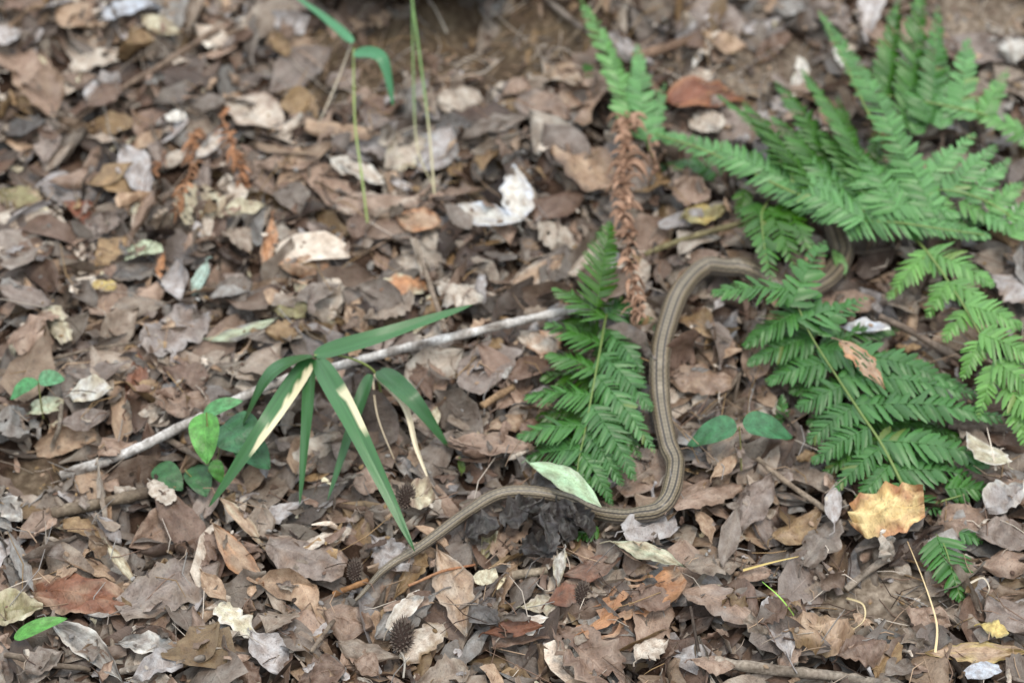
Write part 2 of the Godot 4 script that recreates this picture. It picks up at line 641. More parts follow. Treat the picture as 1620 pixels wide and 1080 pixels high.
	M.bark = mk.call(0.8, 0.35, Color.BLACK)
	M.bark.albedo_texture = noise.call(0.02, 5, Color(0.62, 0.6, 0.58), Color(1, 1, 1))
	M.bark.normal_enabled = true
	M.bark.normal_texture = bump.call(0.03, 6, 6.0)
	M.bark.uv1_triplanar = true
	M.bark.uv1_scale = Vector3(22, 22, 22)
	M.cone = mk.call(0.85, 0.3, Color.BLACK)
	M.soil = mk.call(0.95, 0.2, Color.BLACK)
	M.soil.albedo_texture = noise.call(0.02, 15, Color(0.5, 0.47, 0.45), Color(1, 1, 1))
	M.soil.normal_enabled = true
	M.soil.normal_texture = bump.call(0.03, 16, 10.0)
	M.soil.uv1_triplanar = true
	M.soil.uv1_scale = Vector3(9, 9, 9)
	# the skin: five pale and dark bands along the body, each scale with a keel and a dark rim
	var im := Image.create(256, 64, false, Image.FORMAT_RGB8)
	var bm := Image.create(256, 64, false, Image.FORMAT_RGB8)
	for x in 256:
		var a := absf(x / 256.0 - 0.0)
		a = minf(a, 1.0 - a) * 360.0       # degrees from the back's middle
		var c := Color8(134, 119, 98)
		if a < 14: c = Color8(142, 128, 106)
		elif a < 24: c = Color8(74, 65, 57)
		elif a < 34: c = Color8(150, 134, 112)
		elif a < 50: c = Color8(140, 124, 98)
		elif a < 60: c = Color8(70, 61, 54)
		elif a < 76: c = Color8(146, 132, 112)
		elif a < 86: c = Color8(70, 62, 58)
		elif a < 112: c = Color8(136, 126, 116)
		else: c = Color8(178, 168, 148)
		for y in 64:
			var gx := x / 256.0 * 19.0
			var gy := y / 64.0 * 4.0
			var row := int(floor(gx))
			var fx: float = gx - floor(gx) - 0.5
			var fy := fposmod(gy + 0.5 * (row % 2), 1.0) - 0.5
			var dd := absf(fx) + absf(fy)
			var rim := smoothstep(0.36, 0.56, dd)
			var keel := 1.0 - smoothstep(0.0, 0.12, absf(fx))
			var cc := c * (1.0 - 0.16 * rim + 0.05 * keel) * (0.95 + 0.1 * n_leaf.get_noise_2d(x * 8.0, y * 30.0))
			im.set_pixel(x, y, cc)
			var hh := 0.6 - 0.45 * rim + 0.2 * keel
			bm.set_pixel(x, y, Color(hh, hh, hh))
	bm.bump_map_to_normal_map(3.0)
	M.snake = StandardMaterial3D.new()
	M.snake.albedo_texture = ImageTexture.create_from_image(im)
	M.snake.normal_enabled = true
	M.snake.normal_texture = ImageTexture.create_from_image(bm)
	M.snake.normal_scale = 0.3
	M.snake.roughness = 0.36
	M.snake.metallic_specular = 0.5
	M.snake.vertex_color_use_as_albedo = true
	M.eye = StandardMaterial3D.new()
	M.eye.albedo_color = Color(0.03, 0.02, 0.02)
	M.eye.roughness = 0.12

# ---------- the scene

func _ready() -> void:
	rng.seed = 20
	T = Transform3D(Basis(Vector3.RIGHT, Vector3(0, cos(SLOPE), sin(SLOPE)), Vector3(0, -sin(SLOPE), cos(SLOPE))), Vector3.ZERO)
	# camera: a long lens looking down onto the slope
	var cam := Camera3D.new()
	cam.name = "camera"
	var att := CameraAttributesPhysical.new()
	att.frustum_focal_length = 94.0
	att.frustum_focus_distance = 2.24
	att.exposure_aperture = 3.3
	att.frustum_near = 0.05
	att.frustum_far = 400.0
	cam.attributes = att
	cam.position = Vector3(0, sin(PITCH), cos(PITCH)) * DIST
	cam.rotation = Vector3(-PITCH, 0, 0)
	cam.current = true
	add_child(cam)
	tanv = tan(deg_to_rad(cam.fov) / 2.0)
	print("fov ", cam.fov)
	var inv := T.affine_inverse()
	cam_pos = inv * cam.position
	cam_b = inv.basis * Basis(Vector3.RIGHT, -PITCH)
	# sky: bright overcast, seen through the gap over the path
	var env := Environment.new()
	env.background_mode = Environment.BG_SKY
	var sm := ProceduralSkyMaterial.new()
	sm.sky_top_color = Color(0.93, 0.97, 1.0)
	sm.sky_horizon_color = Color(0.60, 0.63, 0.63)
	sm.sky_curve = 0.25
	sm.ground_bottom_color = Color(0.13, 0.11, 0.09)
	sm.ground_horizon_color = Color(0.25, 0.25, 0.22)
	var sky := Sky.new()
	sky.sky_material = sm
	env.sky = sky
	env.tonemap_mode = Environment.TONE_MAPPER_LINEAR
	env.tonemap_exposure = 2.08
	env.sdfgi_enabled = true
	env.ssao_enabled = true
	env.ssil_enabled = true
	var we := WorldEnvironment.new()
	we.name = "world_environment"
	we.environment = env
	add_child(we)
	var sun := DirectionalLight3D.new()
	sun.name = "sun"
	sun.light_energy = 0.34
	sun.light_angular_distance = 16.0
	sun.light_color = Color(1.0, 0.97, 0.92)
	sun.shadow_enabled = true
	sun.rotation_degrees = Vector3(-66, 24, 0)
	add_child(sun)

	n_low.seed = 3
	n_low.frequency = 0.035
	n_low.fractal_octaves = 3
	n_fine.seed = 8
	n_fine.frequency = 0.35
	n_fine.fractal_octaves = 2
	n_leaf.seed = 11
	n_leaf.frequency = 0.02
	n_leaf.fractal_octaves = 2
	make_materials()

	build_ground()
	build_litter()
	build_fillers()
	build_sticks_under()
	build_leaves()
	build_debris()
	build_snake()
	build_over_leaves()
	build_ferns()
	build_bamboo()
	build_seedlings()
	build_grass()
	build_dead_ferns()
	build_cones()
	print("fallen leaves ", leaf_count)

func build_ground() -> void:
	# one sheet: a fine mesh under the picture that coarsens outwards to the forest's edge
	H.resize(GN * GN)
	for i in GN:
		for j in GN:
			H[i * GN + j] = soil_h(i * CELL - 1.1, j * CELL - 1.0)
	var xs := PackedFloat32Array()
	for k in range(-16, 0):
		xs.append(-1.0 - pow(-k, 2.0) * 0.4)
	for k in 201:
		xs.append(-1.0 + k * 0.01)
	for k in range(1, 17):
		xs.append(1.0 + pow(k, 2.0) * 0.4)
	var nn := xs.size()
	var pts := PackedVector3Array()
	var cols := PackedColorArray()
	for i in nn:
		for j in nn:
			var a := xs[i]
			var b := -xs[j]
			var h := soil_h(a, b)
			pts.append(Vector3(a, h, -b))
			var q := proj(Vector3(a, h, -b))
			var f := bare(q) if absf(a) < 1.2 and absf(b) < 1.2 else 0.0
			var g := clampf(0.5 + n_low.get_noise_2d(a * 400, b * 400), 0, 1)
			cols.append(lin(84, 68, 56).lerp(lin(136, 121, 102).lerp(lin(178, 164, 148), smoothstep(0.1, 0.2, a)), f * (0.35 + 0.65 * g)))
	var mb := MB.new()
	mb.grid(pts, cols, nn, nn)
	var o := top_mesh("ground", mb.mesh(M.soil), Transform3D.IDENTITY)
	o.set_meta("kind", "structure")

const MIX := ["taupe", "taupe", "taupe", "mauve brown", "mauve brown", "brown", "brown", "pinkish brown", "pinkish brown", "pinkish brown", "greyish brown", "greyish brown", "greyish brown", "tan", "tan", "dark brown", "grey", "pale beige", "pale beige", "lilac grey", "ochre"]

func build_litter() -> void:
	var mb := MB.new()
	for k in 12000:
		var inner := k < 6500
		var a := rng.randf_range(-0.56, 0.56) if inner else rng.randf_range(-1.0, 1.0)
		var b := rng.randf_range(-0.50, 0.62) if inner else rng.randf_range(-0.85, 1.05)
		var c := Vector3(a, hs(a, b), -b)
		if rng.randf() < bare(proj(c)) * 0.96:
			continue
		var big := rng.randf() < 0.16
		var bit := not big and rng.randf() < 0.3
		var L := rng.randf_range(0.05, 0.08) if big else rng.randf_range(0.007, 0.022) if bit else rng.randf_range(0.02, 0.055)
		var W := L * rng.randf_range(0.3, 0.65)
		var dir := Vector3(1, 0, 0).rotated(Vector3.UP, rng.randf() * TAU)
		var bs := fit(c, dir, L, W)
		bs = bs.rotated(bs.x, rng.randf_range(-0.8, 0.8)).rotated(bs.z, rng.randf_range(-0.35, 0.35))
		var col := tone(MIX[rng.randi() % MIX.size()] if not bit or rng.randf() < 0.5 else ["pale beige", "tan", "cream", "lilac grey"][rng.randi() % 4]) * rng.randf_range(0.55, 1.5)
		var o := {"shape": 4 + rng.randi() % 2 if bit else [0, 1, 2, 2, 3, 4, 6, 6][rng.randi() % 8], "roll": rng.randf_range(-0.7, 0.7) if big else rng.randf_range(-1.9, 1.9), "arch": rng.randf_range(-1.0, 1.4), "twist": rng.randf_range(-0.9, 0.9), "crumple": rng.randf_range(0.06, 0.24), "rag": 0.4 if bit else 0.16}
		var xf := Transform3D(bs, c + Vector3(0, 0.003, 0))
		var pts := leaf_shape(mb, L, W, o, col, col * rng.randf_range(0.7, 1.2), 7, 5, rng, xf)
		stamp(pts, Transform3D.IDENTITY)
	var o2 := top_mesh("leaf_litter", mb.mesh(leaf_mats[0]), Transform3D.IDENTITY)
	o2.set_meta("kind", "stuff")
	tag(o2, "bed of small broken brown leaves covering the forest floor", "leaf litter")

func build_debris() -> void:
	# small torn bits that have fallen on top of the bigger leaves
	var mb := MB.new()
	for k in 1500:
		var a := rng.randf_range(-0.6, 0.6)
		var b := rng.randf_range(-0.52, 0.66)
		var L := rng.randf_range(0.006, 0.026)
		var W := L * rng.randf_range(0.25, 0.7)
		var c := Vector3(a, hs(a, b) + 0.002, -b)
		var bs := fit(c, Vector3(1, 0, 0).rotated(Vector3.UP, rng.randf() * TAU), L, W)
		bs = bs.rotated(bs.x, rng.randf_range(-0.7, 0.7)).rotated(bs.z, rng.randf_range(-0.3, 0.3))
		var col := tone(MIX[rng.randi() % MIX.size()]) * rng.randf_range(0.6, 1.5)
		var o := {"shape": [2, 4, 5, 6][rng.randi() % 4], "roll": rng.randf_range(-1.6, 1.6), "arch": rng.randf_range(-1, 1), "twist": rng.randf_range(-1.5, 1.5), "crumple": 0.2, "rag": 0.45}
		leaf_shape(mb, L, W, o, col, col * rng.randf_range(0.7, 1.2), 7, 5, rng, Transform3D(bs, c))
	var o4 := top_mesh("leaf_fragments", mb.mesh(leaf_mats[2]), Transform3D.IDENTITY)
	o4.set_meta("kind", "stuff")
	tag(o4, "small torn brown leaf fragments strewn over the larger leaves", "leaf litter")
	# crumbs of soil, bits of bark, needles and fibres
	var cr := MB.new()
	for k in 15000:
		var a := rng.randf_range(-0.6, 0.6)
		var b := rng.randf_range(-0.52, 0.66)
		var c := Vector3(a, hs(a, b), -b)
		var f := bare(proj(c))
		if rng.randf() > 0.22 + f * 1.2:
			continue
		var col := tone(["brown", "dark brown", "tan", "pale beige", "grey", "ochre", "taupe"][rng.randi() % 7]) * rng.randf_range(0.7, 1.5)
		var dir := Vector3(rng.randf_range(-1, 1), rng.randf_range(-0.12, 0.25), rng.randf_range(-1, 1)).normalized()
		if rng.randf() < 0.55:
			var ln := rng.randf_range(0.008, 0.045) if rng.randf() < 0.85 else rng.randf_range(0.04, 0.09)
			var bow := Vector3(rng.randf_range(-1, 1), 0.15, rng.randf_range(-1, 1)) * ln * 0.18
			cr.tube(PackedVector3Array([c, c + dir * ln * 0.5 + bow + Vector3(0, 0.002, 0), c + dir * ln + Vector3(0, 0.002, 0)]), PackedFloat32Array([0.0005, 0.0006, 0.0003]), 3, PackedColorArray([col]))
		else:
			col *= 0.7
			var s := rng.randf_range(0.0009, 0.0028)
			cr.tube(PackedVector3Array([c, c + dir * s, c + dir * s * 2.0]), PackedFloat32Array([s * 0.5, s * 0.9, s * 0.35]), 5, PackedColorArray([col]), 0.7)
	var o3 := top_mesh("forest_debris", cr.mesh(M.cone), Transform3D.IDENTITY)
	o3.set_meta("kind", "stuff")
	tag(o3, "soil crumbs, fibres and bits of bark between the leaves", "debris")

var LANDMARKS := [
	[205, 25, "bluish white curled leaf"], [400, 180, "large pale oval leaf"], [65, 150, "cupped pinkish leaf"], [295, 270, "rusty dried sprigs"],
	[315, 335, "torn cream leaf"], [690, 240, "lilac grey round leaf"], [830, 310, "upright white leaf"], [920, 265, "broad tan leaf"],
	[660, 350, "pointed orange tan leaf"], [320, 430, "mint green leaf"], [285, 530, "big mauve leaf"], [215, 600, "upright rust leaf"],
	[145, 627, "cream leaf at far left"], [480, 425, "orange curled leaf"], [640, 440, "shell shaped orange leaf"], [725, 455, "beige hooded leaf"],
	[770, 590, "square mauve leaf"], [500, 690, "bamboo seedling"], [150, 730, "pale stick's lower end"], [125, 955, "red orange leaf"],
	[370, 990, "torn white leaf"], [710, 930, "long tan oval leaf"], [565, 945, "snake's tail tip"], [640, 1010, "spiky cone"],
	[990, 960, "orange leaf full of holes"], [1400, 810, "crumpled yellow leaf"], [1170, 690, "two-leaved seedling"], [1115, 597, "pinkish leaf beside the snake"],
	[1110, 150, "red orange folded leaf"], [1370, 520, "silver boat shaped leaf"], [1300, 1000, "arched tan leaf"], [1550, 1035, "long yellow tan leaf"],
	[1560, 745, "cream pear shaped leaf"], [940, 640, "fern left of the snake"], [1380, 640, "big dark fern"], [1500, 480, "light green fern"], [570, 250, "thin bamboo stem"],
	[275, 935, "large smooth mauve leaf"], [890, 820, "blackened wet leaves"], [1180, 950, "long curled pink leaf"],
]

func build_fillers() -> void:
	# the bigger leaves of the top layer that fill the gaps between the marked ones
	var rows := {}
	var made := 0
	var tries := 0
	while made < 80 and tries < 4000:
		tries += 1
		var q := Vector2(rng.randf_range(15, 1605), rng.randf_range(15, 1065))
		if bare(q) > 0.2:
			continue
		if q.x > 1180 and q.y < 820 and q.y > 60 and absf(q.x - 1560) > 40 and not (q.x < 1280 and q.y > 660):
			continue
		if q.distance_to(Vector2(950, 620)) < 110:
			continue
		var ok := true
		for s in rows.values():
			for e in s:
				if q.distance_to(e.q) < 42:
					ok = false
		if not ok:
			continue
		made += 1
		var c := w(q.x, q.y, 0.003)
		var L := rng.randf_range(0.038, 0.066) * (1.0 + 0.25 * (q.y / 1080.0 - 0.5))
		var W := L * rng.randf_range(0.36, 0.62)
		var bs := fit(c, Vector3(1, 0, 0).rotated(Vector3.UP, rng.randf() * TAU), L, W)
		bs = bs.rotated(bs.x, rng.randf_range(-0.35, 0.35))
		var tn: String = MIX[rng.randi() % MIX.size()]
		var o := {"shape": [0, 1, 2, 3, 3, 4, 6][rng.randi() % 7], "roll": rng.randf_range(0.2, 1.5) * (1.0 if rng.randf() > 0.4 else -1.0), "arch": rng.randf_range(-0.5, 1.0), "twist": rng.randf_range(-0.6, 0.6), "crumple": rng.randf_range(0.05, 0.16), "rag": 0.07, "holes": 0.14 if rng.randf() < 0.12 else 0.0}
		var m := add_leaf_node("fallen_leaf", c, bs, L, W, o, tn, rng)
		var kind := ("curled " if absf(o.roll) > 0.95 else "flat " if absf(o.roll) < 0.5 else "") + tn
		if L < 0.046: kind = "small " + kind
		var best = LANDMARKS[0]
		for lm in LANDMARKS:
			if q.distance_to(Vector2(lm[0], lm[1])) < q.distance_to(Vector2(best[0], best[1])):
				best = lm
		var dv := q - Vector2(best[0], best[1])
		var side := ("right of" if dv.x > 0 else "left of") if absf(dv.x) > absf(dv.y) else ("below" if dv.y > 0 else "above")
		var key := "%s fallen leaf %s the %s" % [kind, side, best[2]]
		if not rows.has(key):
			rows[key] = []
		rows[key].append({"q": q, "d": dv.length(), "m": m})
	var nth := ["nearest ", "second nearest ", "third nearest ", "fourth nearest ", "fifth nearest "]
	for key in rows:
		var l: Array = rows[key]
		l.sort_custom(func(x, y): return x.d < y.d)
		for i in l.size():
			tag(l[i].m, (nth[mini(i, 4)] if l.size() > 1 else "") + key, "leaf", "fallen leaves on the forest floor")

func build_sticks_under() -> void:
	var bark := [Color8(112, 98, 86), Color8(148, 134, 120)]
	stick("twig", "thin straight brown twig slanting across the upper left corner", "twig", [[75, 222, .012], [160, 160, .014], [250, 105, .016], [345, 45, .018]], .0026, .0034, [Color8(120, 100, 86), Color8(150, 130, 115)], .1)
	stick("twig", "dark twig under the litter below the bamboo seedling", "twig", [[430, 772, .002], [540, 800, .002], [640, 815, .002]], .0034, .0026, [Color8(96, 78, 68), Color8(124, 104, 90)])
	stick("twig", "pale thin twig crossing over the middle of the long pale stick", "twig", [[657, 378, .02], [680, 450, .022], [706, 527, .02]], .0016, .0030, [Color8(146, 130, 116), Color8(170, 156, 142)])
	stick("twig", "thin twig below the long pale stick in line with the one above", "twig", [[708, 548, .006], [716, 575, .004], [724, 592, .004]], .0026, .0020, [Color8(140, 122, 108), Color8(160, 144, 130)])
	stick("twig", "short broken brown twig left of the fern beside the snake", "twig", [[762, 642, .004], [812, 612, .006]], .0034, .0032, [Color8(142, 114, 88), Color8(168, 140, 110)])
	stick("twig", "pale stub of twig below the fern's left side", "twig", [[755, 688, .004], [802, 697, .006]], .0040, .0046, [Color8(158, 138, 112), Color8(196, 182, 160)])
	stick("twig", "slanting twig with a fork right of the snake's lowest bend", "twig", [[1198, 724, .012], [1250, 768, .012], [1316, 812, .012]], .0022, .0026, [Color8(142, 126, 110), Color8(166, 150, 134)])
	stick("twig", "dark thin twig leaning down left from under the big fern", "twig", [[1188, 556, .012], [1160, 610, .012], [1106, 664, .006]], .0026, .0016, bark)
	stick("twig", "short thin twig beside the dark leaning twig", "twig", [[1172, 590, .008], [1162, 632, .004]], .0012, .0012, bark)
	stick("twig", "grey knobbly twig running behind the silver boat shaped leaf", "twig", [[1392, 500, .012], [1450, 528, .012], [1535, 578, .008]], .0028, .0036, [Color8(110, 96, 86), Color8(146, 130, 118)], .2)
	stick("twig", "grey twig under the right end of the big fern", "twig", [[1500, 672, .008], [1560, 676, .010], [1630, 684, .010]], .0036, .0040, [Color8(110, 98, 92), Color8(140, 126, 116)])
	stick("twig", "dead grey branch lying along the bottom edge at right", "twig", [[1110, 1046, .004], [1220, 1058, .006], [1330, 1072, .006], [1420, 1086, .004]], .0050, .0044, [Color8(142, 130, 118), Color8(170, 158, 146)], .14)
	stick("twig", "dark thin twig standing at the bottom edge below the curled pink leaf", "twig", [[1093, 960, .014], [1104, 1020, .008], [1120, 1085, .002]], .0012, .0018, [Color8(70, 60, 54), Color8(92, 80, 72)])
	stick("twig", "grey twig from under the crumpled yellow leaf", "twig", [[1338, 932, .004], [1385, 896, .006], [1412, 880, .008]], .0030, .0034, [Color8(132, 120, 110), Color8(158, 146, 134)])
	stick("twig", "brown rotten branch lying in the top of the middle above the tan leaf", "twig", [[1000, 92, .006], [1050, 76, .008], [1100, 62, .006]], .0052, .0060, [Color8(122, 98, 82), Color8(146, 120, 102)])
	stick("twig", "thin bent twig crossing the tip of the upper fern frond", "twig", [[872, 92, .006], [910, 56, .016], [958, -6, .024]], .0016, .0014, [Color8(150, 132, 112), Color8(176, 158, 136)])
	stick("twig", "grey twig slanting at the top edge left of the upper fern frond", "twig", [[862, -6, .012], [890, 22, .010], [922, 46, .008]], .0034, .0034, [Color8(112, 102, 96), Color8(138, 128, 120)])
	stick("twig", "dark branch under the fronds running right towards the snake", "twig", [[1020, 402, .006], [1090, 376, .008], [1180, 350, .01], [1260, 330, .01]], .0026, .0034, [Color8(120, 112, 82), Color8(146, 136, 104)])
	stick("twig", "reddish brown twig bundle end at left of the bottom fern tip", "twig", [[1210, 1020, .003], [1300, 1040, .004]], .0015, .0013, bark)
	stick("twig", "grey twig lying flat left of the two orange streaked leaves", "twig", [[190, 1062, .004], [260, 1050, .004], [322, 1040, .004]], .0026, .0030, [Color8(134, 124, 116), Color8(158, 148, 138)])
	stick("twig", "grey forked twig at the lower left edge below the small broken leaves", "twig", [[8, 1036, .004], [70, 1046, .006], [140, 1060, .004]], .0026, .0022, bark)
	stick("twig", "thick grey rotten twig below the lower end of the pale stick", "twig", [[80, 812, .002], [160, 796, .004], [245, 776, .004]], .0050, .0052, [Color8(112, 98, 84), Color8(140, 126, 110)], .14)
	stick("twig", "thin upright twig beside the pale stick in the lower left", "twig", [[82, 706, .004], [92, 670, .01], [96, 640, .012]], .0020, .0020, [Color8(140, 128, 116), Color8(160, 150, 138)])
	stick("twig", "twig branching down right under the long pale stick", "twig", [[262, 692, .004], [300, 716, .004], [345, 742, .003]], .0032, .0022, [Color8(132, 116, 104), Color8(158, 144, 130)])
	stick("twig", "curved thin twig arching across the left middle of the litter", "twig", [[60, 575, .006], [140, 552, .008], [215, 542, .006]], .0016, .0012, bark)
	stick("twig", "dark straight twig below the brown leaf at lower middle", "twig", [[492, 1030, .008], [510, 1005, .01], [528, 982, .01]], .0018, .0018, bark)
	stick("twig", "orange brown straight twig crossing the long tan oval leaf", "twig", [[646, 926, .016], [700, 905, .02], [752, 893, .014]], .0012, .0012, [Color8(160, 110, 80), Color8(180, 136, 104)])
	stick("twig", "orange brown twig ending at the snake's tail tip", "twig", [[528, 940, .006], [560, 926, .006], [582, 918, .006]], .0026, .0024, [Color8(150, 108, 72), Color8(172, 130, 92)])
	stick("twig", "upright grey twig at bottom left of the red orange leaf's right end", "twig", [[174, 990, .004], [176, 1010, .006], [178, 1034, .004]], .0020, .0018, bark)
	stick("twig", "pale short twig lying between the small white leaf and the blackened leaves", "twig", [[812, 910, .004], [866, 902, .004]], .0038, .0034, [Color8(150, 134, 116), Color8(174, 160, 142)])

	stick("rotten_log", "dark rotten log overhanging the bare soil at the top edge", "log", [[500, -52, .034], [640, -44, .036], [800, -50, .034]], .030, .026, [Color8(70, 58, 48), Color8(98, 84, 66)], .14, "", 14)

func build_leaves() -> void:
	# top left
	leaf(166, 32, 252, 20, 24, "bluish white", "bluish white curled leaf at the top left edge", {"roll": 1.3, "shape": 4})
	leaf(272, 58, 284, -18, 46, "grey", "long pale grey leaf hanging down from the top edge beside the bluish white one", {"shape": 0, "roll": 0.5})
	leaf(298, 52, 322, -12, 28, "taupe", "narrow taupe leaf right of the long pale grey one at top edge", {"roll": 1.2})
	leaf(228, 42, 288, 70, 30, "cream", "cream yellow leaf under the long pale grey leaf at the top", {"edge": "ochre", "roll": -0.6})
	leaf(40, 112, 92, 184, 70, "pinkish brown", "cupped pinkish leaf like a bowl near the left top corner", {"roll": 1.5, "arch": -0.9, "shape": 5, "edge": "tan"})
	leaf(-6, 78, 34, 58, 28, "lilac grey", "bluish grey leaf cut by the left edge near the top", {"roll": 0.3})
	leaf(112, 110, 205, 84, 26, "pale beige", "pale ragged leaf above the cupped pinkish leaf", {"rag": .12, "roll": -0.5})
	leaf(200, 104, 243, 68, 42, "ochre", "ochre brown leaf propped on the slanting twig at upper left", {"tilt": -30, "roll": .8})
	leaf(356, 152, 446, 196, 62, "pale beige", "large pale pinkish oval leaf in the upper left of the litter", {"shape": 0, "roll": 0.35, "arch": .35, "edge": "pinkish brown", "h0": .012, "h1": .01, "crumple": .04, "tex": 1})
	leaf(246, 118, 348, 132, 48, "dark brown", "dark brown leaf in the shade under the slanting twig at upper left", {"roll": -0.9})
	leaf(424, 140, 526, 66, 56, "mauve brown", "broad mauve brown leaf left of the thin bamboo stem at the top", {"shape": 0, "roll": 0.5, "h1": .012})
	leaf(446, 150, 502, 188, 44, "ochre", "folded ochre leaf with a sharp tip below the broad mauve brown one", {"fold": .6, "roll": -0.3, "shape": 1, "h0": .012})
	leaf(200, 250, 238, 335, 48, "lilac grey", "wrinkled lilac grey leaf left of the rusty sprigs", {"crumple": .2, "roll": .9})
	leaf(282, 342, 352, 318, 62, "cream", "torn cream yellow leaf below the rusty sprigs", {"shape": 4, "rag": .2, "holes": .1, "edge": "tan", "roll": -0.4, "crumple": .16})
	leaf(355, 330, 420, 322, 26, "cream", "narrow cream leaf right of the torn cream yellow one", {"rag": .1, "roll": .8})
	leaf(78, 292, 158, 276, 28, "pinkish brown", "pink brown leaf rolled like a tunnel left of the wrinkled grey leaf", {"roll": -1.6, "arch": .7})
	leaf(450, 292, 472, 340, 56, "greyish brown", "triangular greyish brown leaf pointing down in the upper left", {"shape": 1, "roll": .3})
	leaf(408, 272, 505, 262, 36, "pinkish brown", "light pink brown leaf above the triangular one", {"roll": .7, "shape": 3})
	leaf(484, 213, 604, 222, 27, "tan", "long tan leaf rolled into a tube beside the thin bamboo stem", {"roll": -1.9, "arch": .2, "shape": 4, "edge": "brown"})
	leaf(520, 256, 566, 284, 30, "white", "small whitish leaf right of the light pink brown one", {"roll": .6, "edge": "pale beige"})
	leaf(95, 306, 142, 348, 30, "red brown", "dark red brown leaf at the left below the tunnel shaped one", {"fold": .5})
	leaf(-8, 300, 66, 312, 40, "olive", "olive tan leaf at the left edge in the upper third", {"edge": "tan"})
	leaf(208, 232, 268, 198, 20, "tan", "narrow tan leaf left of the first rusty sprig", {"roll": .6})
	leaf(262, 190, 294, 184, 17, "white", "tiny white leaf fragment above the rusty sprigs", {"stem": 0, "shape": 5})
	leaf(-4, 205, 72, 190, 26, "dark grey", "dark grey leaf at the left edge below the cupped leaf", {})
	leaf(300, 165, 362, 160, 28, "greyish brown", "brown curled leaf touching the left side of the large pale oval leaf", {"roll": -1.3})
	leaf(70, 262, 75, 200, 40, "mauve brown", "mauve leaf lying below the cupped pinkish leaf", {})
	leaf(140, 185, 200, 150, 34, "brown", "plain brown leaf just below the slanting twig at left", {})
	leaf(90, 20, 150, 48, 50, "tan", "dull tan leaf near the top left corner", {"roll": .6})
	leaf(20, 10, 60, 40, 44, "brown", "brown leaf in the very top left corner", {})
	leaf(390, 30, 395, 120, 28, "greyish brown", "greyish leaf standing on edge right of the slanting twig's top", {"tilt": 50})
	leaf(428, 60, 455, 95, 24, "ochre", "small ochre leaf above the broad mauve brown leaf", {"roll": 1.0})
	leaf(315, 262, 352, 215, 22, "pale beige", "pale greyish leaf between the two rusty sprigs", {"edge": "lilac grey"})
	leaf(260, 270, 290, 245, 22, "pale beige", "pale leaf peeping out left of the first rusty sprig", {})
	# top middle
	leaf(768, 48, 795, -6, 44, "grey", "grey leaf lying on the bare soil at the top middle", {"shape": 3, "rag": .14})
	leaf(696, 168, 762, 154, 48, "pale beige", "pale tan arched leaf below the bare soil", {"shape": 5, "roll": -1.0, "arch": .8, "edge": "taupe"})
	leaf(692, 196, 748, 204, 40, "dark grey", "dark grey leaf in shade under the pale tan arched leaf", {"roll": -0.7})
	leaf(660, 276, 714, 204, 64, "lilac grey", "smooth pale lilac leaf behind the grass stems", {"shape": 0, "roll": -0.4, "arch": .3, "edge": "grey"})
	leaf(606, 268, 672, 222, 58, "pale beige", "cream grey leaf left of the pale lilac leaf, behind the grass stems", {"shape": 0, "edge": "cream", "roll": -0.6})
	leaf(728, 220, 838, 184, 28, "greyish brown", "long folded greyish leaf right of the pale lilac leaf", {"fold": .5, "shape": 2})
	leaf(815, 168, 905, 198, 46, "pinkish brown", "pinkish brown pointed leaf in the upper middle", {"shape": 1, "roll": .5, "edge": "mauve brown"})
	leaf(902, 200, 965, 130, 58, "pinkish brown", "tan pink wrinkled leaf left of the upper fern frond", {"crumple": .18, "shape": 4, "edge": "tan"})
	leaf(868, 228, 985, 292, 70, "tan", "broad tan brown leaf by the top of the hanging dead frond", {"shape": 0, "roll": -0.5, "edge": "brown", "arch": .4, "h1": .01, "tex": 1})
	leaf(846, 345, 930, 292, 42, "brown", "brown arched leaf below the broad tan one", {"roll": -1.2, "arch": .6})
	leaf(822, 354, 812, 264, 50, "white", "upright greyish white leaf with a pointed tip in the upper middle", {"shape": 1, "roll": .35, "edge": "bluish white", "h1": .022, "arch": .1, "crumple": .03, "tex": 1, "lift": .006})
	leaf(828, 362, 708, 342, 38, "white", "flat whitish leaf pointing left from the upright white one", {"shape": 0, "roll": .4, "edge": "bluish white", "crumple": .05, "lift": .006})
	leaf(626, 342, 698, 350, 42, "tan", "orange tan pointed leaf at the end of the grass stems", {"shape": 0, "edge": "orange", "roll": -0.3, "h0": .008, "h1": .008})
	leaf(532, 322, 662, 314, 30, "pinkish brown", "pinkish grey leaf rolled into a tube below the thin bamboo stem", {"roll": -1.8, "shape": 4, "arch": .3, "edge": "pale beige"})
	leaf(540, 258, 608, 292, 28, "pale beige", "pale greyish leaf crossing behind the thin bamboo stem", {"edge": "white"})
	leaf(862, 100, 920, 130, 42, "tan", "tan curled leaf with a dark hollow right of the bare soil", {"roll": -1.5, "arch": .8, "edge": "pale beige"})
	leaf(795, 150, 855, 135, 26, "pinkish brown", "pinkish leaf strip at the right end of the bare soil", {"roll": 1.0})
	leaf(955, 58, 1004, 92, 40, "lilac grey", "blue grey leaf behind the upper fern frond", {"edge": "grey"})
	leaf(540, 170, 640, 160, 36, "brown", "brown leaf lying across behind the thin bamboo stem's middle", {"roll": -0.6})
	leaf(612, 190, 585, 210, 50, "mauve brown", "dim mauve leaf right of the thin bamboo stem", {})
	leaf(750, 270, 800, 250, 40, "ochre", "small ochre leaf above the flat whitish leaf", {"rag": .15, "edge": "tan"})
	leaf(640, 120, 690, 190, 36, "taupe", "taupe leaf standing between the grass stems and the pale arched leaf", {})
	# top right
	leaf(1054, 152, 1178, 150, 46, "red brown", "red orange leaf folded on itself at the top", {"fold": .5, "shape": 1, "roll": .4, "edge": "orange", "h0": .01, "h1": .012})
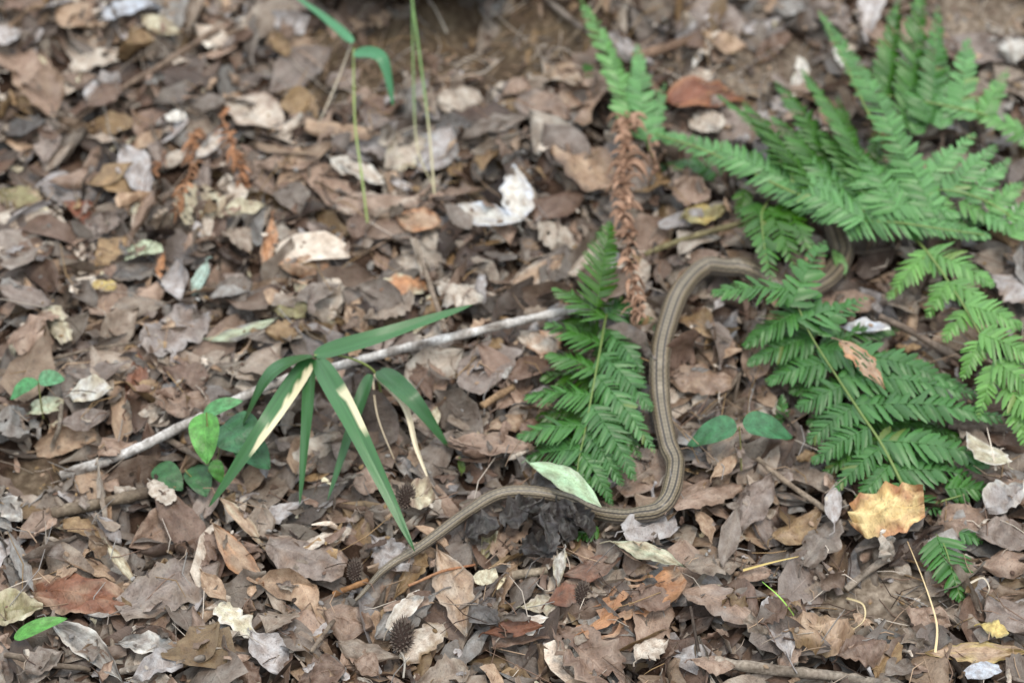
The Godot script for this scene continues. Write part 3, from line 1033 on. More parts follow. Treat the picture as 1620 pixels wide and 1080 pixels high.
	leaf(1072, 136, 1130, 120, 26, "pale beige", "pale underside of a leaf lying on the red orange one", {"edge": "pinkish brown"})
	leaf(1096, 22, 1172, 62, 58, "mauve brown", "mauve brown leaf at the top edge right of the rotten branch", {"shape": 4, "roll": -0.5})
	leaf(1180, 88, 1110, 64, 36, "tan", "tan curled leaf below the mauve brown one at top", {"roll": -1.2, "edge": "ochre"})
	leaf(1388, -14, 1370, 78, 42, "lilac grey", "long lilac grey leaf hanging at the top edge beside the fern", {"shape": 1, "roll": .5})
	leaf(1198, 98, 1248, 56, 30, "brown", "brown leaf on soil left of the white flakes at top right", {})
	leaf(1268, 98, 1256, 158, 22, "white", "white papery flake beside the upper right fern", {"rag": .25, "shape": 4, "stem": 0, "edge": "cream"})
	leaf(1318, 68, 1332, 114, 15, "white", "thin white flake near the pale tip of the upper right fern", {"rag": .2, "stem": 0})
	leaf(1486, 62, 1596, 96, 46, "mauve brown", "mauve brown leaf behind the pale fronds at the top right", {"shape": 0})
	leaf(1582, 86, 1630, 74, 38, "white", "whitish leaf at the right edge near the top", {"edge": "lilac grey"})
	leaf(1436, 222, 1502, 178, 36, "taupe", "taupe curled leaf in the dark gap of the upper right fern", {"roll": -1.4, "edge": "pale beige"})
	leaf(1566, 232, 1630, 224, 26, "lilac grey", "lilac grey leaf at the right edge beside the fern fronds", {})
	leaf(1572, 366, 1632, 348, 40, "white", "pinkish white leaf at the right edge under the fronds", {"edge": "pale beige"})
	leaf(1095, 196, 1142, 210, 38, "pale beige", "pale beige leaf under the red orange folded leaf", {})
	leaf(1062, 312, 1122, 322, 44, "pinkish brown", "tan pink leaf under the long frond by the dead frond", {})
	leaf(1080, 348, 1152, 330, 32, "olive", "olive yellow leaf left of the dark drooping pinna", {"edge": "yellow"})
	leaf(1290, 30, 1345, 20, 50, "mauve brown", "brown leaf at the top edge above the fern's pale tip", {})
	leaf(1570, 110, 1625, 150, 44, "taupe", "taupe leaf at the right edge under the whitish one", {})
	leaf(1110, 75, 1095, 108, 10, "white", "thin pale sliver of leaf hanging from the mauve brown leaf", {"roll": 1.0})
	leaf(1225, 20, 1275, 12, 30, "grey", "grey leaf at the top edge right of the mauve brown ones", {})
	# middle left
	leaf(326, 404, 304, 460, 24, "mint", "mint green narrow leaf in the left middle", {"shape": 0, "roll": .3, "h0": .012})
	leaf(152, 442, 256, 416, 28, "dark grey", "dark curled leaf left of the mint green leaf", {"roll": -1.0, "edge": "taupe"})
	leaf(332, 470, 398, 448, 52, "greyish brown", "ragged greyish leaf with toothed edge right below the mint green leaf", {"shape": 3, "rag": .2, "roll": -0.9, "arch": .6})
	leaf(78, 488, 106, 548, 36, "cream", "pale cream leaf hanging at the left middle", {"roll": -0.6, "edge": "pale beige"})
	leaf(234, 562, 318, 496, 64, "mauve brown", "big smooth mauve leaf left of the bamboo seedling", {"shape": 4, "roll": -0.5, "edge": "lilac grey", "tex": 1})
	leaf(256, 588, 330, 602, 46, "brown", "brown leaf under the big smooth mauve leaf", {"roll": -0.7})
	leaf(138, 486, 205, 470, 46, "pinkish brown", "pinkish mauve leaf right of the pale cream hanging leaf", {"shape": 5})
	leaf(180, 492, 265, 484, 36, "taupe", "taupe leaf between the pinkish mauve and the big mauve leaves", {"roll": -1.1})
	leaf(430, 338, 414, 432, 24, "orange", "orange tan forked leaf pointing down in the left middle", {"rag": .15, "edge": "tan", "h0": .015, "shape": 2})
	leaf(260, 408, 254, 452, 14, "orange", "small orange leaf tip left of the mint green leaf", {"stem": 0})
	leaf(442, 424, 520, 428, 38, "tan", "orange curled leaf with a dark hollow left of the shell shaped one", {"roll": -1.6, "arch": .9, "edge": "orange"})
	leaf(200, 645, 222, 552, 32, "rust", "upright rust brown leaf in the left middle", {"tilt": 25, "fold": .4, "h1": .02, "edge": "brown"})
	leaf(112, 634, 178, 622, 36, "white", "cream white leaf at the far left", {"edge": "cream", "shape": 1, "rag": .1})
	leaf(246, 645, 326, 632, 48, "pinkish brown", "pinkish brown leaf just above the long pale stick", {"shape": 4, "roll": -0.7})
	leaf(-10, 566, 110, 574, 28, "taupe", "long taupe leaf at the left edge in the middle", {"shape": 2, "roll": -1.0})
	leaf(96, 585, 206, 572, 30, "mauve brown", "long mauve leaf left of the upright rust leaf", {"shape": 2, "roll": -1.1})
	leaf(438, 488, 486, 492, 30, "olive", "small olive leaf in the shade above the bamboo leaves", {"shape": 5, "crumple": .2})
	leaf(322, 530, 440, 494, 22, "pale green", "long pale greenish grey leaf above the bamboo seedling's left leaf", {"shape": 2, "edge": "grey"})
	leaf(46, 648, 98, 640, 26, "pale green", "pale yellowish green leaf under the tiny sprout at far left", {"edge": "cream"})
	leaf(-8, 684, 64, 692, 50, "grey", "grey leaf with dark holes at the left edge", {"holes": .06, "shape": 4})
	leaf(372, 604, 446, 548, 44, "taupe", "taupe leaf behind the upper left part of the bamboo seedling", {"roll": -1.2})
	leaf(146, 452, 184, 450, 18, "yellow", "small yellowish leaf left of the dark curled leaf", {"edge": "tan"})
	leaf(150, 420, 200, 372, 40, "ochre", "ochre fibrous leaf above the dark curled leaf", {"rag": .2})
	leaf(198, 408, 256, 392, 24, "pale green", "pale greyish green leaf right of the ochre fibrous leaf", {})
	leaf(340, 402, 402, 412, 28, "dark brown", "dark brown leaf right of the mint green leaf", {})
	leaf(-6, 452, 84, 482, 34, "mauve brown", "mauve grey leaf at the left edge above the cream hanging leaf", {})
	leaf(356, 378, 398, 370, 36, "taupe", "taupe leaf left of the orange forked leaf", {"roll": -.9})
	leaf(466, 480, 540, 455, 30, "greyish brown", "greyish leaf above the bamboo seedling's long right leaf", {})
	leaf(390, 470, 330, 480, 20, "grey", "grey leaf strip below the ragged toothed leaf", {"shape": 2})
	leaf(20, 415, 90, 405, 34, "brown", "brown leaf near the left edge above the mauve grey one", {})
	leaf(20, 520, 70, 505, 40, "pinkish brown", "pinkish leaf left of the pale cream hanging leaf", {})
	leaf(100, 680, 175, 660, 34, "mauve brown", "mauve leaf below the cream white leaf at far left", {})
	leaf(155, 715, 215, 690, 40, "pinkish brown", "pinkish leaf above the lower part of the long pale stick", {})
	# centre
	leaf(688, 446, 762, 476, 42, "pale beige", "beige hooded leaf above the long pale stick", {"roll": -1.1, "arch": .6, "edge": "white"})
	leaf(612, 446, 672, 432, 40, "orange", "orange cream leaf shaped like a shell in the centre", {"shape": 5, "edge": "cream", "roll": -0.9})
	leaf(798, 458, 892, 404, 42, "tan", "tan pink long leaf left of the fern's upright dark pinna", {"edge": "pale beige", "roll": -.6, "shape": 0})
	leaf(716, 430, 784, 396, 42, "dark brown", "dark brown leaf with a white spot above the beige hooded leaf", {"roll": 1.2, "holes": .06})
	leaf(742, 622, 802, 550, 68, "mauve brown", "square mauve leaf under the right half of the long pale stick", {"shape": 5, "roll": .2, "arch": .1, "crumple": .04, "tex": 1})
	leaf(806, 596, 874, 572, 34, "brown", "brown leaf between the square mauve leaf and the fern", {})
	leaf(832, 548, 890, 528, 42, "pale beige", "pale leaf with orange stain touching the fern's left side", {"edge": "orange", "roll": -0.8})
	leaf(862, 514, 918, 500, 24, "lilac grey", "lilac leaf just under the pale stick's right end", {})
	leaf(705, 710, 840, 714, 38, "pinkish brown", "long pinkish brown leaf below the square mauve leaf", {"shape": 0, "roll": .3, "arch": .2})
	leaf(575, 510, 652, 466, 38, "taupe", "taupe leaf behind the bamboo seedling's long right leaf", {})
	leaf(650, 580, 684, 640, 30, "brown", "brown torn strip of leaf under the long pale stick", {"rag": .2})
	leaf(690, 648, 684, 690, 18, "cream", "cream torn tip of leaf below the pale stick right of the bamboo", {"rag": .2, "stem": 0})
	leaf(776, 680, 838, 656, 34, "tan", "tan leaf left of the fern below the broken twig", {})
	leaf(1062, 592, 1158, 604, 46, "pinkish brown", "pinkish brown leaf touching the snake's right side", {"shape": 4, "edge": "tan", "roll": -0.5})
	leaf(1128, 752, 1192, 680, 48, "taupe", "taupe leaf under the two-leaved seedling", {"shape": 1, "roll": -.6, "edge": "tan"})
	leaf(1062, 482, 1096, 418, 26, "tan", "pink tan leaf strip left of the snake's upper bend", {})
	leaf(900, 440, 960, 380, 22, "pale beige", "pale narrow leaf left of the upright dark pinna", {})
	leaf(1080, 500, 1130, 540, 44, "ochre", "ochre leaf right of the snake under its upper bend", {"edge": "brown"})
	leaf(700, 330, 745, 372, 30, "greyish brown", "greyish leaf under the flat whitish leaf", {})
	leaf(560, 385, 580, 330, 36, "brown", "brown leaf below the thin bamboo stem's foot", {})
	leaf(720, 545, 640, 560, 24, "greyish brown", "greyish strip of leaf just below the pale stick's middle", {})
	leaf(1090, 660, 1150, 640, 30, "dark brown", "dark leaf in the hollow above the two-leaved seedling", {})
	# middle right
	leaf(1336, 520, 1410, 518, 24, "bluish white", "silver leaf curled like a boat on the big fern", {"roll": 1.0, "arch": -0.7, "h0": .02, "h1": .02, "shape": 0, "edge": "white", "called": "fallen_leaf"})
	leaf(1296, 482, 1384, 492, 36, "pinkish brown", "pinkish brown leaf behind the top of the big fern", {})
	leaf(1566, 448, 1630, 488, 46, "lilac grey", "lilac leaf right of the light green fern", {"edge": "pinkish brown"})
	leaf(1395, 462, 1452, 500, 34, "taupe", "taupe leaf left of the light green fern", {})
	leaf(1590, 774, 1640, 812, 44, "tan", "tan leaf at the right edge beside the cream pear shaped one", {})
	leaf(1556, 752, 1650, 800, 30, "pinkish brown", "long pinkish tan leaf running off the right edge", {"roll": -1.0})
	leaf(1560, 812, 1622, 772, 50, "lilac grey", "pale lilac leaf below the cream pear shaped leaf", {"edge": "white"})
	leaf(1546, 846, 1632, 862, 60, "mauve brown", "taupe mauve leaf at the right edge right of the lone fern tip", {"shape": 0})
	leaf(1410, 395, 1360, 440, 40, "dark brown", "dark leaf in the hollow behind the snake's farthest bend", {})
	leaf(1560, 690, 1622, 720, 40, "brown", "brown leaf at the right edge under the grey twig", {})
	leaf(1130, 760, 1060, 800, 24, "pinkish brown", "pinkish rolled leaf touching the snake's lowest bend on its right", {"roll": -1.4})
	# bottom left
	leaf(52, 938, 198, 962, 62, "rust", "red orange crumpled leaf at the lower left", {"crumple": .2, "edge": "tan", "shape": 4, "roll": -0.7})
	leaf(-14, 984, 68, 966, 56, "olive", "pale olive leaf at the left edge beside the red orange one", {"edge": "cream", "shape": 0})
	leaf(78, 986, 194, 1082, 48, "grey", "long mottled grey leaf below the red orange leaf", {"edge": "white", "rag": .1, "shape": 2})
	leaf(192, 968, 344, 884, 84, "mauve brown", "large smooth mauve leaf in the lower left", {"shape": 4, "roll": -0.6, "edge": "taupe", "arch": .6, "tex": 1})
	leaf(258, 788, 332, 896, 58, "brown", "brown leaf above the large smooth mauve one", {"roll": -.5})
	leaf(338, 828, 418, 924, 42, "tan", "tan leaf with an orange streak below the bamboo's cream edged leaf", {"edge": "orange", "roll": -1.0, "h0": .012})
	leaf(346, 784, 432, 884, 20, "tan", "narrow light tan leaf just right of the orange streaked one", {"roll": -1.3, "edge": "cream", "shape": 2, "h0": .012})
	leaf(344, 970, 402, 1016, 38, "cream", "torn cream white leaf at the lower left", {"rag": .22, "edge": "white", "stem": 0})
	leaf(398, 1000, 460, 1076, 54, "lilac grey", "lilac leaf below the torn cream white leaf", {"shape": 0})
	leaf(362, 1030, 412, 1088, 40, "brown", "brown arched leaf at the bottom edge left of the lilac one", {"roll": -1.1})
	leaf(424, 876, 546, 916, 66, "mauve brown", "large mauve brown leaf left of the snake's tail", {"shape": 4, "roll": -0.5, "edge": "pinkish brown"})
	leaf(512, 968, 592, 992, 62, "pinkish brown", "taupe pink leaf under the snake's tail tip", {"shape": 0, "roll": -.7})
	leaf(168, 852, 218, 924, 18, "cream", "cream strip of split leaf left of the large smooth mauve leaf", {"shape": 2, "edge": "ochre"})
	leaf(186, 1016, 292, 1024, 36, "grey", "ragged grey leaf below the large smooth mauve leaf", {"rag": .2, "edge": "white"})
	leaf(-6, 800, 36, 834, 36, "grey", "grey white broken leaf at the left edge", {"edge": "white", "rag": .2})
	leaf(14, 842, 54, 938, 24, "grey", "narrow grey leaf slanting near the left edge above the olive one", {"shape": 2})
	leaf(238, 764, 274, 796, 32, "pale beige", "pale beige leaf below the lower left leafy plant", {})
	leaf(460, 968, 420, 1000, 40, "taupe", "taupe leaf right of the torn cream white leaf", {})
	leaf(320, 905, 360, 955, 30, "tan", "tan leaf at the right side of the large smooth mauve leaf", {})
	leaf(100, 830, 160, 860, 30, "ochre", "small ochre leaf near the rotten twig at the left", {"rag": .15})
	leaf(210, 1085, 290, 1066, 40, "lilac grey", "pale lilac leaf at the bottom edge in the lower left", {})
	leaf(40, 1070, 100, 1040, 40, "greyish brown", "greyish leaf at the bottom left corner", {})
	# bottom middle
	leaf(692, 862, 738, 1000, 64, "tan", "long tan oval leaf below the snake's tail", {"shape": 0, "roll": .5, "edge": "pale beige", "h0": .01, "h1": .006, "tex": 1})
	leaf(588, 856, 650, 902, 56, "lilac grey", "lilac taupe leaf right behind the snake's tail", {"shape": 3, "edge": "mauve brown"})
	leaf(776, 822, 758, 896, 24, "olive", "small curved cream olive leaf left of the blackened leaves", {"edge": "cream", "roll": .9, "shape": 1, "h0": .014})
	leaf(892, 876, 882, 934, 20, "white", "small upright white leaf below the blackened leaves", {"edge": "cream", "roll": .7, "shape": 1, "h0": .012})
	leaf(782, 886, 834, 824, 38, "pinkish brown", "pinkish tan leaf with tiny holes left of the blackened leaves", {"holes": .1, "shape": 4, "edge": "tan"})
	leaf(750, 920, 786, 908, 24, "cream", "tiny cream leaf right of the long tan oval leaf", {"stem": 0, "shape": 5})
	leaf(922, 1012, 1078, 918, 66, "orange", "torn orange brown leaf full of holes at the bottom middle", {"holes": .22, "shape": 4, "edge": "tan", "rag": .2, "roll": -.5, "h1": .012})
	leaf(970, 868, 1084, 908, 28, "cream", "long curved pale greenish cream leaf strip at the lower middle", {"shape": 2, "roll": -0.9, "edge": "pale green", "h0": .016, "h1": .012, "lift": .008})
	leaf(986, 848, 1070, 832, 52, "lilac grey", "lilac grey leaf below the snake's lowest bend", {"shape": 4, "roll": .2, "arch": .1})
	leaf(822, 966, 886, 958, 30, "cream", "cream leaf lying left of the torn orange leaf", {"edge": "pale beige"})
	leaf(796, 1006, 868, 978, 34, "pale beige", "ragged whitish leaf below the cream one at the bottom middle", {"rag": .2, "edge": "white"})
	leaf(764, 1016, 858, 1004, 30, "rust", "rust leaf edge at the bottom middle under the ragged whitish leaf", {"roll": -1.0})
	leaf(868, 980, 990, 1086, 84, "brown", "large brown leaf with holes at the bottom edge", {"holes": .12, "shape": 3, "edge": "pinkish brown", "arch": .5})
	leaf(866, 952, 930, 930, 36, "rust", "dark rust leaf left of the torn orange leaf", {"edge": "brown"})
	leaf(892, 902, 984, 874, 36, "brown", "brown leaf between the blackened leaves and the pale green strip", {"edge": "rust", "roll": -.8})
	leaf(745, 956, 788, 990, 40, "dark grey", "dark grey leaf at the right side of the long tan oval leaf", {})
	leaf(536, 1022, 632, 1046, 32, "taupe", "taupe rolled leaf left of the big cone at the bottom", {"roll": -1.6})
	leaf(704, 990, 640, 1046, 42, "pale beige", "pale arched leaf right of the big cone at the bottom", {"roll": -1.2, "arch": .7, "edge": "ochre"})
	leaf(980, 788, 1056, 736, 68, "pinkish brown", "smooth taupe pink leaf inside the snake's lowest bend", {"shape": 4, "roll": .3, "arch": .2, "crumple": .04, "edge": "taupe"})
	leaf(1064, 796, 1172, 762, 28, "pinkish brown", "long rolled pinkish leaf right of the snake's lowest bend", {"roll": -1.4, "shape": 4})
	leaf(1006, 1046, 1056, 1016, 38, "pale beige", "pale leaf piece at the bottom edge right of the large brown leaf", {"rag": .15})
	leaf(614, 1000, 668, 942, 28, "pale beige", "pale torn leaf between the snake's tail tip and the tan oval leaf", {"rag": .15, "edge": "white"})
	leaf(470, 1085, 545, 1060, 50, "brown", "brown leaf at the bottom edge right of the lilac one", {})
	leaf(660, 1080, 742, 1060, 44, "taupe", "taupe leaf at the bottom edge right of the big cone", {})
	leaf(1000, 946, 1060, 955, 40, "brown", "dark brown leaf seen through the torn orange leaf", {})
	leaf(600, 1075, 560, 1055, 44, "pinkish brown", "pinkish leaf at the bottom edge left of the big cone", {})
	leaf(840, 770, 905, 755, 34, "dark grey", "dark shaded leaf above the pale green curved leaf", {})
	leaf(640, 790, 688, 800, 50, "cream", "pale cream leaf beside the small cone under the bamboo's dry sheath", {"edge": "pinkish brown"})
	leaf(560, 770, 620, 750, 40, "pinkish brown", "pinkish leaf behind the bamboo's crossing leaves", {})
	# bottom right
	leaf(1168, 842, 1222, 758, 56, "mauve brown", "dark taupe leaf below the forked slanting twig", {"shape": 0, "roll": -.5})
	leaf(1224, 856, 1302, 810, 42, "ochre", "olive tan leaf at the end of the forked slanting twig", {"edge": "tan", "roll": -.7})
	leaf(1268, 896, 1322, 826, 52, "greyish brown", "grey brown drooping leaf left of the crumpled yellow leaf", {"roll": -1.2, "shape": 4})
	leaf(1076, 928, 1206, 984, 46, "pinkish brown", "long curled pinkish leaf at the lower right", {"shape": 0, "roll": -.8, "arch": .6, "h0": .012, "edge": "mauve brown"})
	leaf(1256, 985, 1354, 1000, 58, "tan", "arched tan leaf with dark hollows at the bottom right", {"roll": -1.7, "arch": 1.0, "edge": "ochre", "shape": 4})
	leaf(1322, 1044, 1402, 1022, 52, "brown", "brown hollow leaf right of the arched tan leaf", {"roll": -1.4, "edge": "pinkish brown"})
	leaf(1464, 1036, 1632, 1034, 40, "tan", "long yellow tan leaf at the bottom right corner", {"edge": "yellow", "shape": 2, "roll": -.8, "arch": .2})
	leaf(1548, 998, 1594, 1012, 28, "yellow", "small yellow leaf above the long yellow tan one", {"edge": "olive"})
	leaf(1562, 946, 1632, 1004, 60, "mauve brown", "red mauve leaf at the right edge above the yellow leaves", {"shape": 0})
	leaf(1434, 972, 1506, 1000, 48, "pinkish brown", "pinkish brown leaf on the debris at the lower right", {"roll": -.6})
	leaf(1524, 1080, 1580, 1066, 28, "bluish white", "bluish white leaf at the bottom edge near the right corner", {})
	leaf(1102, 808, 1128, 862, 24, "tan", "tan upright leaf below the long rolled pinkish leaf", {"shape": 2})
	leaf(1318, 836, 1326, 762, 28, "lilac grey", "narrow lilac grey leaf left of the crumpled yellow leaf", {"shape": 2, "roll": -.6})
	leaf(1126, 762, 1166, 722, 24, "tan", "small tan leaf under the seedling's stem", {})
	leaf(1076, 890, 1172, 884, 34, "taupe", "taupe leaf above the long curled pinkish leaf", {"roll": -.6})
	leaf(1200, 1000, 1250, 960, 40, "brown", "brown leaf between the long curled and the arched leaves", {})
	leaf(1440, 1045, 1400, 1070, 36, "greyish brown", "greyish leaf at the bottom edge left of the long yellow one", {})
	leaf(1590, 1075, 1640, 1060, 50, "greyish brown", "greyish leaf in the bottom right corner", {})
	leaf(1220, 905, 1165, 915, 28, "pinkish brown", "pinkish leaf strip above the grass blade at lower right", {})
	leaf(1090, 1065, 1160, 1075, 30, "pinkish brown", "pinkish leaf at the bottom edge beside the dead grey branch", {})

func build_snake() -> void:
	var pts := [[562, 950, 1.4], [600, 919, 3.0], [660, 869, 4.8], [740, 809, 5.6], [790, 784, 6.4], [850, 776, 6.8], [905, 797, 7.0], [950, 817, 7.0], [1005, 815, 7.6], [1052, 790, 8.2], [1068, 748, 8.8], [1057, 700, 9.2], [1045, 645, 9.6], [1043, 585, 9.8], [1052, 522, 9.8], [1076, 462, 9.8], [1116, 431, 9.8], [1160, 423, 9.8], [1202, 442, 9.8], [1258, 460, 10.0], [1304, 446, 10.4], [1330, 416, 11.0], [1330, 384, 11.2], [1310, 356, 10.8], [1282, 334, 10.0], [1250, 320, 8.4], [1226, 312, 7.6], [1204, 306, 9.2], [1186, 302, 8.2], [1174, 298, 3.5]]
	var p: Array = []
	var rs := PackedFloat32Array()
	for q in pts:
		var r: float = q[2] * 0.00099
		p.append(w(q[0], q[1], r * 0.8 + 0.004))
		rs.append(r)
	var n := 330
	var path := curve3(p, n)
	for it in 30:
		for i in range(1, n - 1):
			path[i].y = (path[i - 1].y + path[i].y * 2.0 + path[i + 1].y) * 0.25
	for it in 12:
		for i in n:
			path[i].y = maxf(path[i].y, hs(path[i].x, -path[i].z) + rs[mini(int(float(i) / n * rs.size()), rs.size() - 1)] * 0.55)
		for k in 4:
			for i in range(1, n - 1):
				path[i].y = (path[i - 1].y + path[i].y * 2.0 + path[i + 1].y) * 0.25
	var rad := PackedFloat32Array()
	var cc := PackedColorArray()
	for i in n:
		var f := float(i) / (n - 1) * (rs.size() - 1)
		var k := mini(int(f), rs.size() - 2)
		rad.append(lerpf(rs[k], rs[k + 1], f - k) * (1.0 + 0.07 * n_leaf.get_noise_2d(i * 9.0, 90.0)))
		var g := 0.80 + 0.16 * n_leaf.get_noise_2d(i * 11.0, 40.0)
		cc.append(Color(g * 0.98, g * 0.98, g))
	var mb := MB.new()
	var base := path[0]
	mb.tube(rel(path, base), rad, 32, cc, 0.86, 0.02)
	var o := top_node("snake", base)
	tag(o, "brown snake with dark lengthwise stripes winding from the litter under the fern", "snake")
	part("body", mb.mesh(M.snake), o)
	var hd := path[n - 22] - base
	var fw := (path[n - 14] - path[n - 22]).normalized()
	var sd := fw.cross(Vector3.UP).normalized()
	for s in [-1.0, 1.0]:
		var e := SphereMesh.new()
		e.radius = 0.0016
		e.height = 0.0032
		e.radial_segments = 12
		e.rings = 6
		e.material = M.eye
		part("eye", e, o, hd + sd * s * 0.0088 + Vector3(0, 0.0035, 0))
	for i in n:
		stamp(PackedVector3Array([path[i] + Vector3(0, rad[i], 0)]), Transform3D.IDENTITY)

func build_over_leaves() -> void:
	stick("fallen_branch", "long pale grey stick lying across the litter from lower left to the fern", "stick", [[98, 752, .004], [200, 716, .006], [300, 668, .009], [420, 612, .012], [530, 580, .014], [640, 551, .014], [760, 522, .013], [870, 497, .012], [975, 477, .010]], .0045, .0038, [Color8(176, 168, 162), Color8(226, 222, 220)], .12, "", 12)
	# blackened, shrivelled wet leaves in a heap beside the snake
	var black := [
		[800, 840, 850, 800, 40, "black shrivelled leaf at the left of the dark wet heap"], [836, 812, 890, 850, 44, "black shrivelled leaf in the middle of the dark wet heap, nearest the snake"],
		[880, 800, 905, 862, 40, "upright black shrivelled leaf at the right of the dark wet heap"], [900, 806, 932, 856, 30, "rightmost black shrivelled leaf of the dark wet heap"],
		[826, 868, 880, 880, 40, "flat black leaf at the foot of the dark wet heap"], [740, 850, 790, 830, 40, "dark shrivelled leaf left of the small curved cream olive leaf"],
		[860, 830, 872, 890, 26, "bluish black curled leaf hanging in the front of the dark wet heap"]]
	for e in black:
		leaf(e[0], e[1], e[2], e[3], e[4], "black", e[5], {"crumple": .3, "roll": 1.4, "edge": "dark grey", "rag": .2, "lift": .006, "tex": 1, "shape": 4})
	# special leaves on top
	leaf(832, 757, 946, 827, 36, "fresh green", "pale green curved fresh leaf lying across the snake", {"shape": 0, "roll": -.8, "arch": .5, "edge": "pale green", "lift": .016, "crumple": .03, "tilt": 22, "tex": 3})
	leaf(1340, 838, 1456, 818, 76, "pale yellow", "crumpled yellow leaf with orange edges below the big fern", {"shape": 5, "roll": -.35, "arch": .45, "edge": "orange", "crumple": .26, "rag": .15, "lift": .022, "tilt": 8, "stem": 0, "tex": 3})
	leaf(1398, 848, 1414, 886, 26, "pale beige", "pale pink leaf stub under the crumpled yellow leaf", {"shape": 4, "roll": -.7, "edge": "white", "stem": 0})
	leaf(1588, 764, 1524, 714, 34, "cream", "cream pear shaped leaf right of the big fern", {"shape": 1, "roll": -.6, "arch": -.4, "lift": .018, "edge": "white", "crumple": .04})

func build_ferns() -> void:
	var A := Color(0.040, 0.130, 0.020)       # fresh mid green
	var B := Color(0.040, 0.122, 0.027)       # duller, bluish
	var C := Color(0.086, 0.210, 0.062)       # pale new fronds
	var D := Color(0.100, 0.232, 0.046)       # yellowish light green
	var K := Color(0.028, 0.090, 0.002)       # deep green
	# left of the snake
	var f := new_fern("fern beside the straight part of the snake, on its left", 952, 470)
	var r := frond(f, [[985, 470, .004], [962, 492, .024], [950, 550, .032], [938, 615, .034], [926, 680, .032], [914, 740, .026], [918, 790, .012]])
	pinna(r, 944, 484, .052, 966, 350, .068, 38, 6, K, 0.5)
	pinna(r, 956, 502, .046, 880, 455, .052, 28, 6.5, K.lerp(A, .4), 0.5)
	pinna(r, 950, 545, .030, 866, 511, .035, 30, 6.5, A.lerp(K, .3), 0.45)
	pinna(r, 943, 585, .032, 868, 558, .032, 32, 7, A.lerp(K, .3), 0.4)
	pinna(r, 936, 625, .032, 832, 626, .028, 34, 7, A, 0.35, 0.008)
	pinna(r, 928, 672, .030, 818, 690, .024, 34, 7, A.lerp(B, .3), 0.3, 0.008)
	pinna(r, 920, 710, .028, 832, 724, .022, 27, 7, B, 0.2)
	pinna(r, 914, 742, .024, 870, 768, .018, 18, 7, B)
	pinna(r, 962, 500, .028, 1002, 476, .03, 22, 8, B)
	pinna(r, 958, 520, .030, 1018, 590, .03, 27, 8.5, B)
	pinna(r, 952, 560, .032, 1032, 650, .026, 33, 8.5, B)
	pinna(r, 946, 595, .034, 1037, 716, .022, 29, 10, B.lerp(C, .2))
	pinna(r, 936, 640, .032, 1006, 760, .02, 32, 8, B)
	pinna(r, 928, 682, .030, 985, 768, .018, 30, 8, B)
	pinna(r, 920, 716, .028, 970, 800, .014, 22, 7.5, B.lerp(A, .4))
	pinna(r, 914, 745, .024, 942, 792, .012, 16, 7, A)
	pinna(r, 990, 500, .012, 1042, 522, .014, 17, 8, K.lerp(B, .4))
	pinna(r, 985, 540, .010, 1030, 560, .010, 16, 8, K.lerp(B, .3))
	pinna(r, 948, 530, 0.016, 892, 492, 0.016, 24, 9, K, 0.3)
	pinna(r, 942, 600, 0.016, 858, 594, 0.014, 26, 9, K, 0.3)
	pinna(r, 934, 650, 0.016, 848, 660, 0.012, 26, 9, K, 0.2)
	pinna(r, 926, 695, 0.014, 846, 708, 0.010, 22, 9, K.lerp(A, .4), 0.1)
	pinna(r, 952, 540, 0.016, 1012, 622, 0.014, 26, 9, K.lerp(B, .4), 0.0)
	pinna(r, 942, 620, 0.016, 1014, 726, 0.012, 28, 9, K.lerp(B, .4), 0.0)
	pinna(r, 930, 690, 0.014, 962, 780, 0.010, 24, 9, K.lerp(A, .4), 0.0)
	# the big one on the right of the snake
	f = new_fern("big dark green fern with broad leaflets right of the snake", 1440, 800)
	r = frond(f, [[1445, 806, .006], [1425, 760, .026], [1395, 702, .036], [1360, 650, .042], [1322, 592, .044], [1282, 528, .054], [1254, 462, .062]], .0016)
	pinna(r, 1250, 458, .062, 1128, 462, .056, 38, 8.5, A, 0.3, 0.006)
	pinna(r, 1262, 492, .054, 1176, 548, .030, 30, 9, A.lerp(B, .3), 0.2)
	pinna(r, 1285, 532, .040, 1182, 576, .026, 29, 8.5, B.lerp(A, .3))
	pinna(r, 1308, 572, .042, 1212, 604, .026, 30, 8.5, B.lerp(A, .2))
	pinna(r, 1332, 610, .042, 1262, 646, .026, 32, 9, B)
	pinna(r, 1352, 642, .040, 1278, 700, .024, 32, 9, B)
	pinna(r, 1374, 676, .038, 1284, 732, .022, 30, 9, B)
	pinna(r, 1394, 706, .034, 1320, 776, .018, 28, 9.5, B.lerp(A, .3))
	pinna(r, 1408, 736, .030, 1352, 800, .014, 24, 9, A.lerp(B, .5))
	pinna(r, 1424, 766, .022, 1392, 808, .010, 19, 9, A)
	pinna(r, 1252, 480, .062, 1306, 380, .064, 34, 13, A.lerp(B, .4))
	pinna(r, 1268, 506, .060, 1352, 486, .054, 36, 15, B.lerp(C, .2))
	pinna(r, 1288, 522, .056, 1372, 470, .050, 24, 13, B.lerp(A, .3))
	pinna(r, 1296, 550, .042, 1548, 622, .024, 31, 13.5, B, 0.0, -0.010)
	pinna(r, 1328, 596, .044, 1552, 628, .024, 31, 13.5, B.lerp(C, .15), 0.0, -0.004)
	pinna(r, 1352, 640, .042, 1600, 664, .022, 33, 15, B, 0.0, -0.006)
	pinna(r, 1392, 696, .036, 1574, 730, .018, 34, 14.5, B.lerp(C, .1), 0.0, -0.004)
	pinna(r, 1416, 744, .028, 1540, 752, .014, 30, 14.5, B)
	pinna(r, 1432, 782, .016, 1490, 810, .008, 24, 12, B)
	pinna(r, 1290, 530, 0.024, 1196, 516, 0.018, 26, 9, K.lerp(A, .5), 0.2)
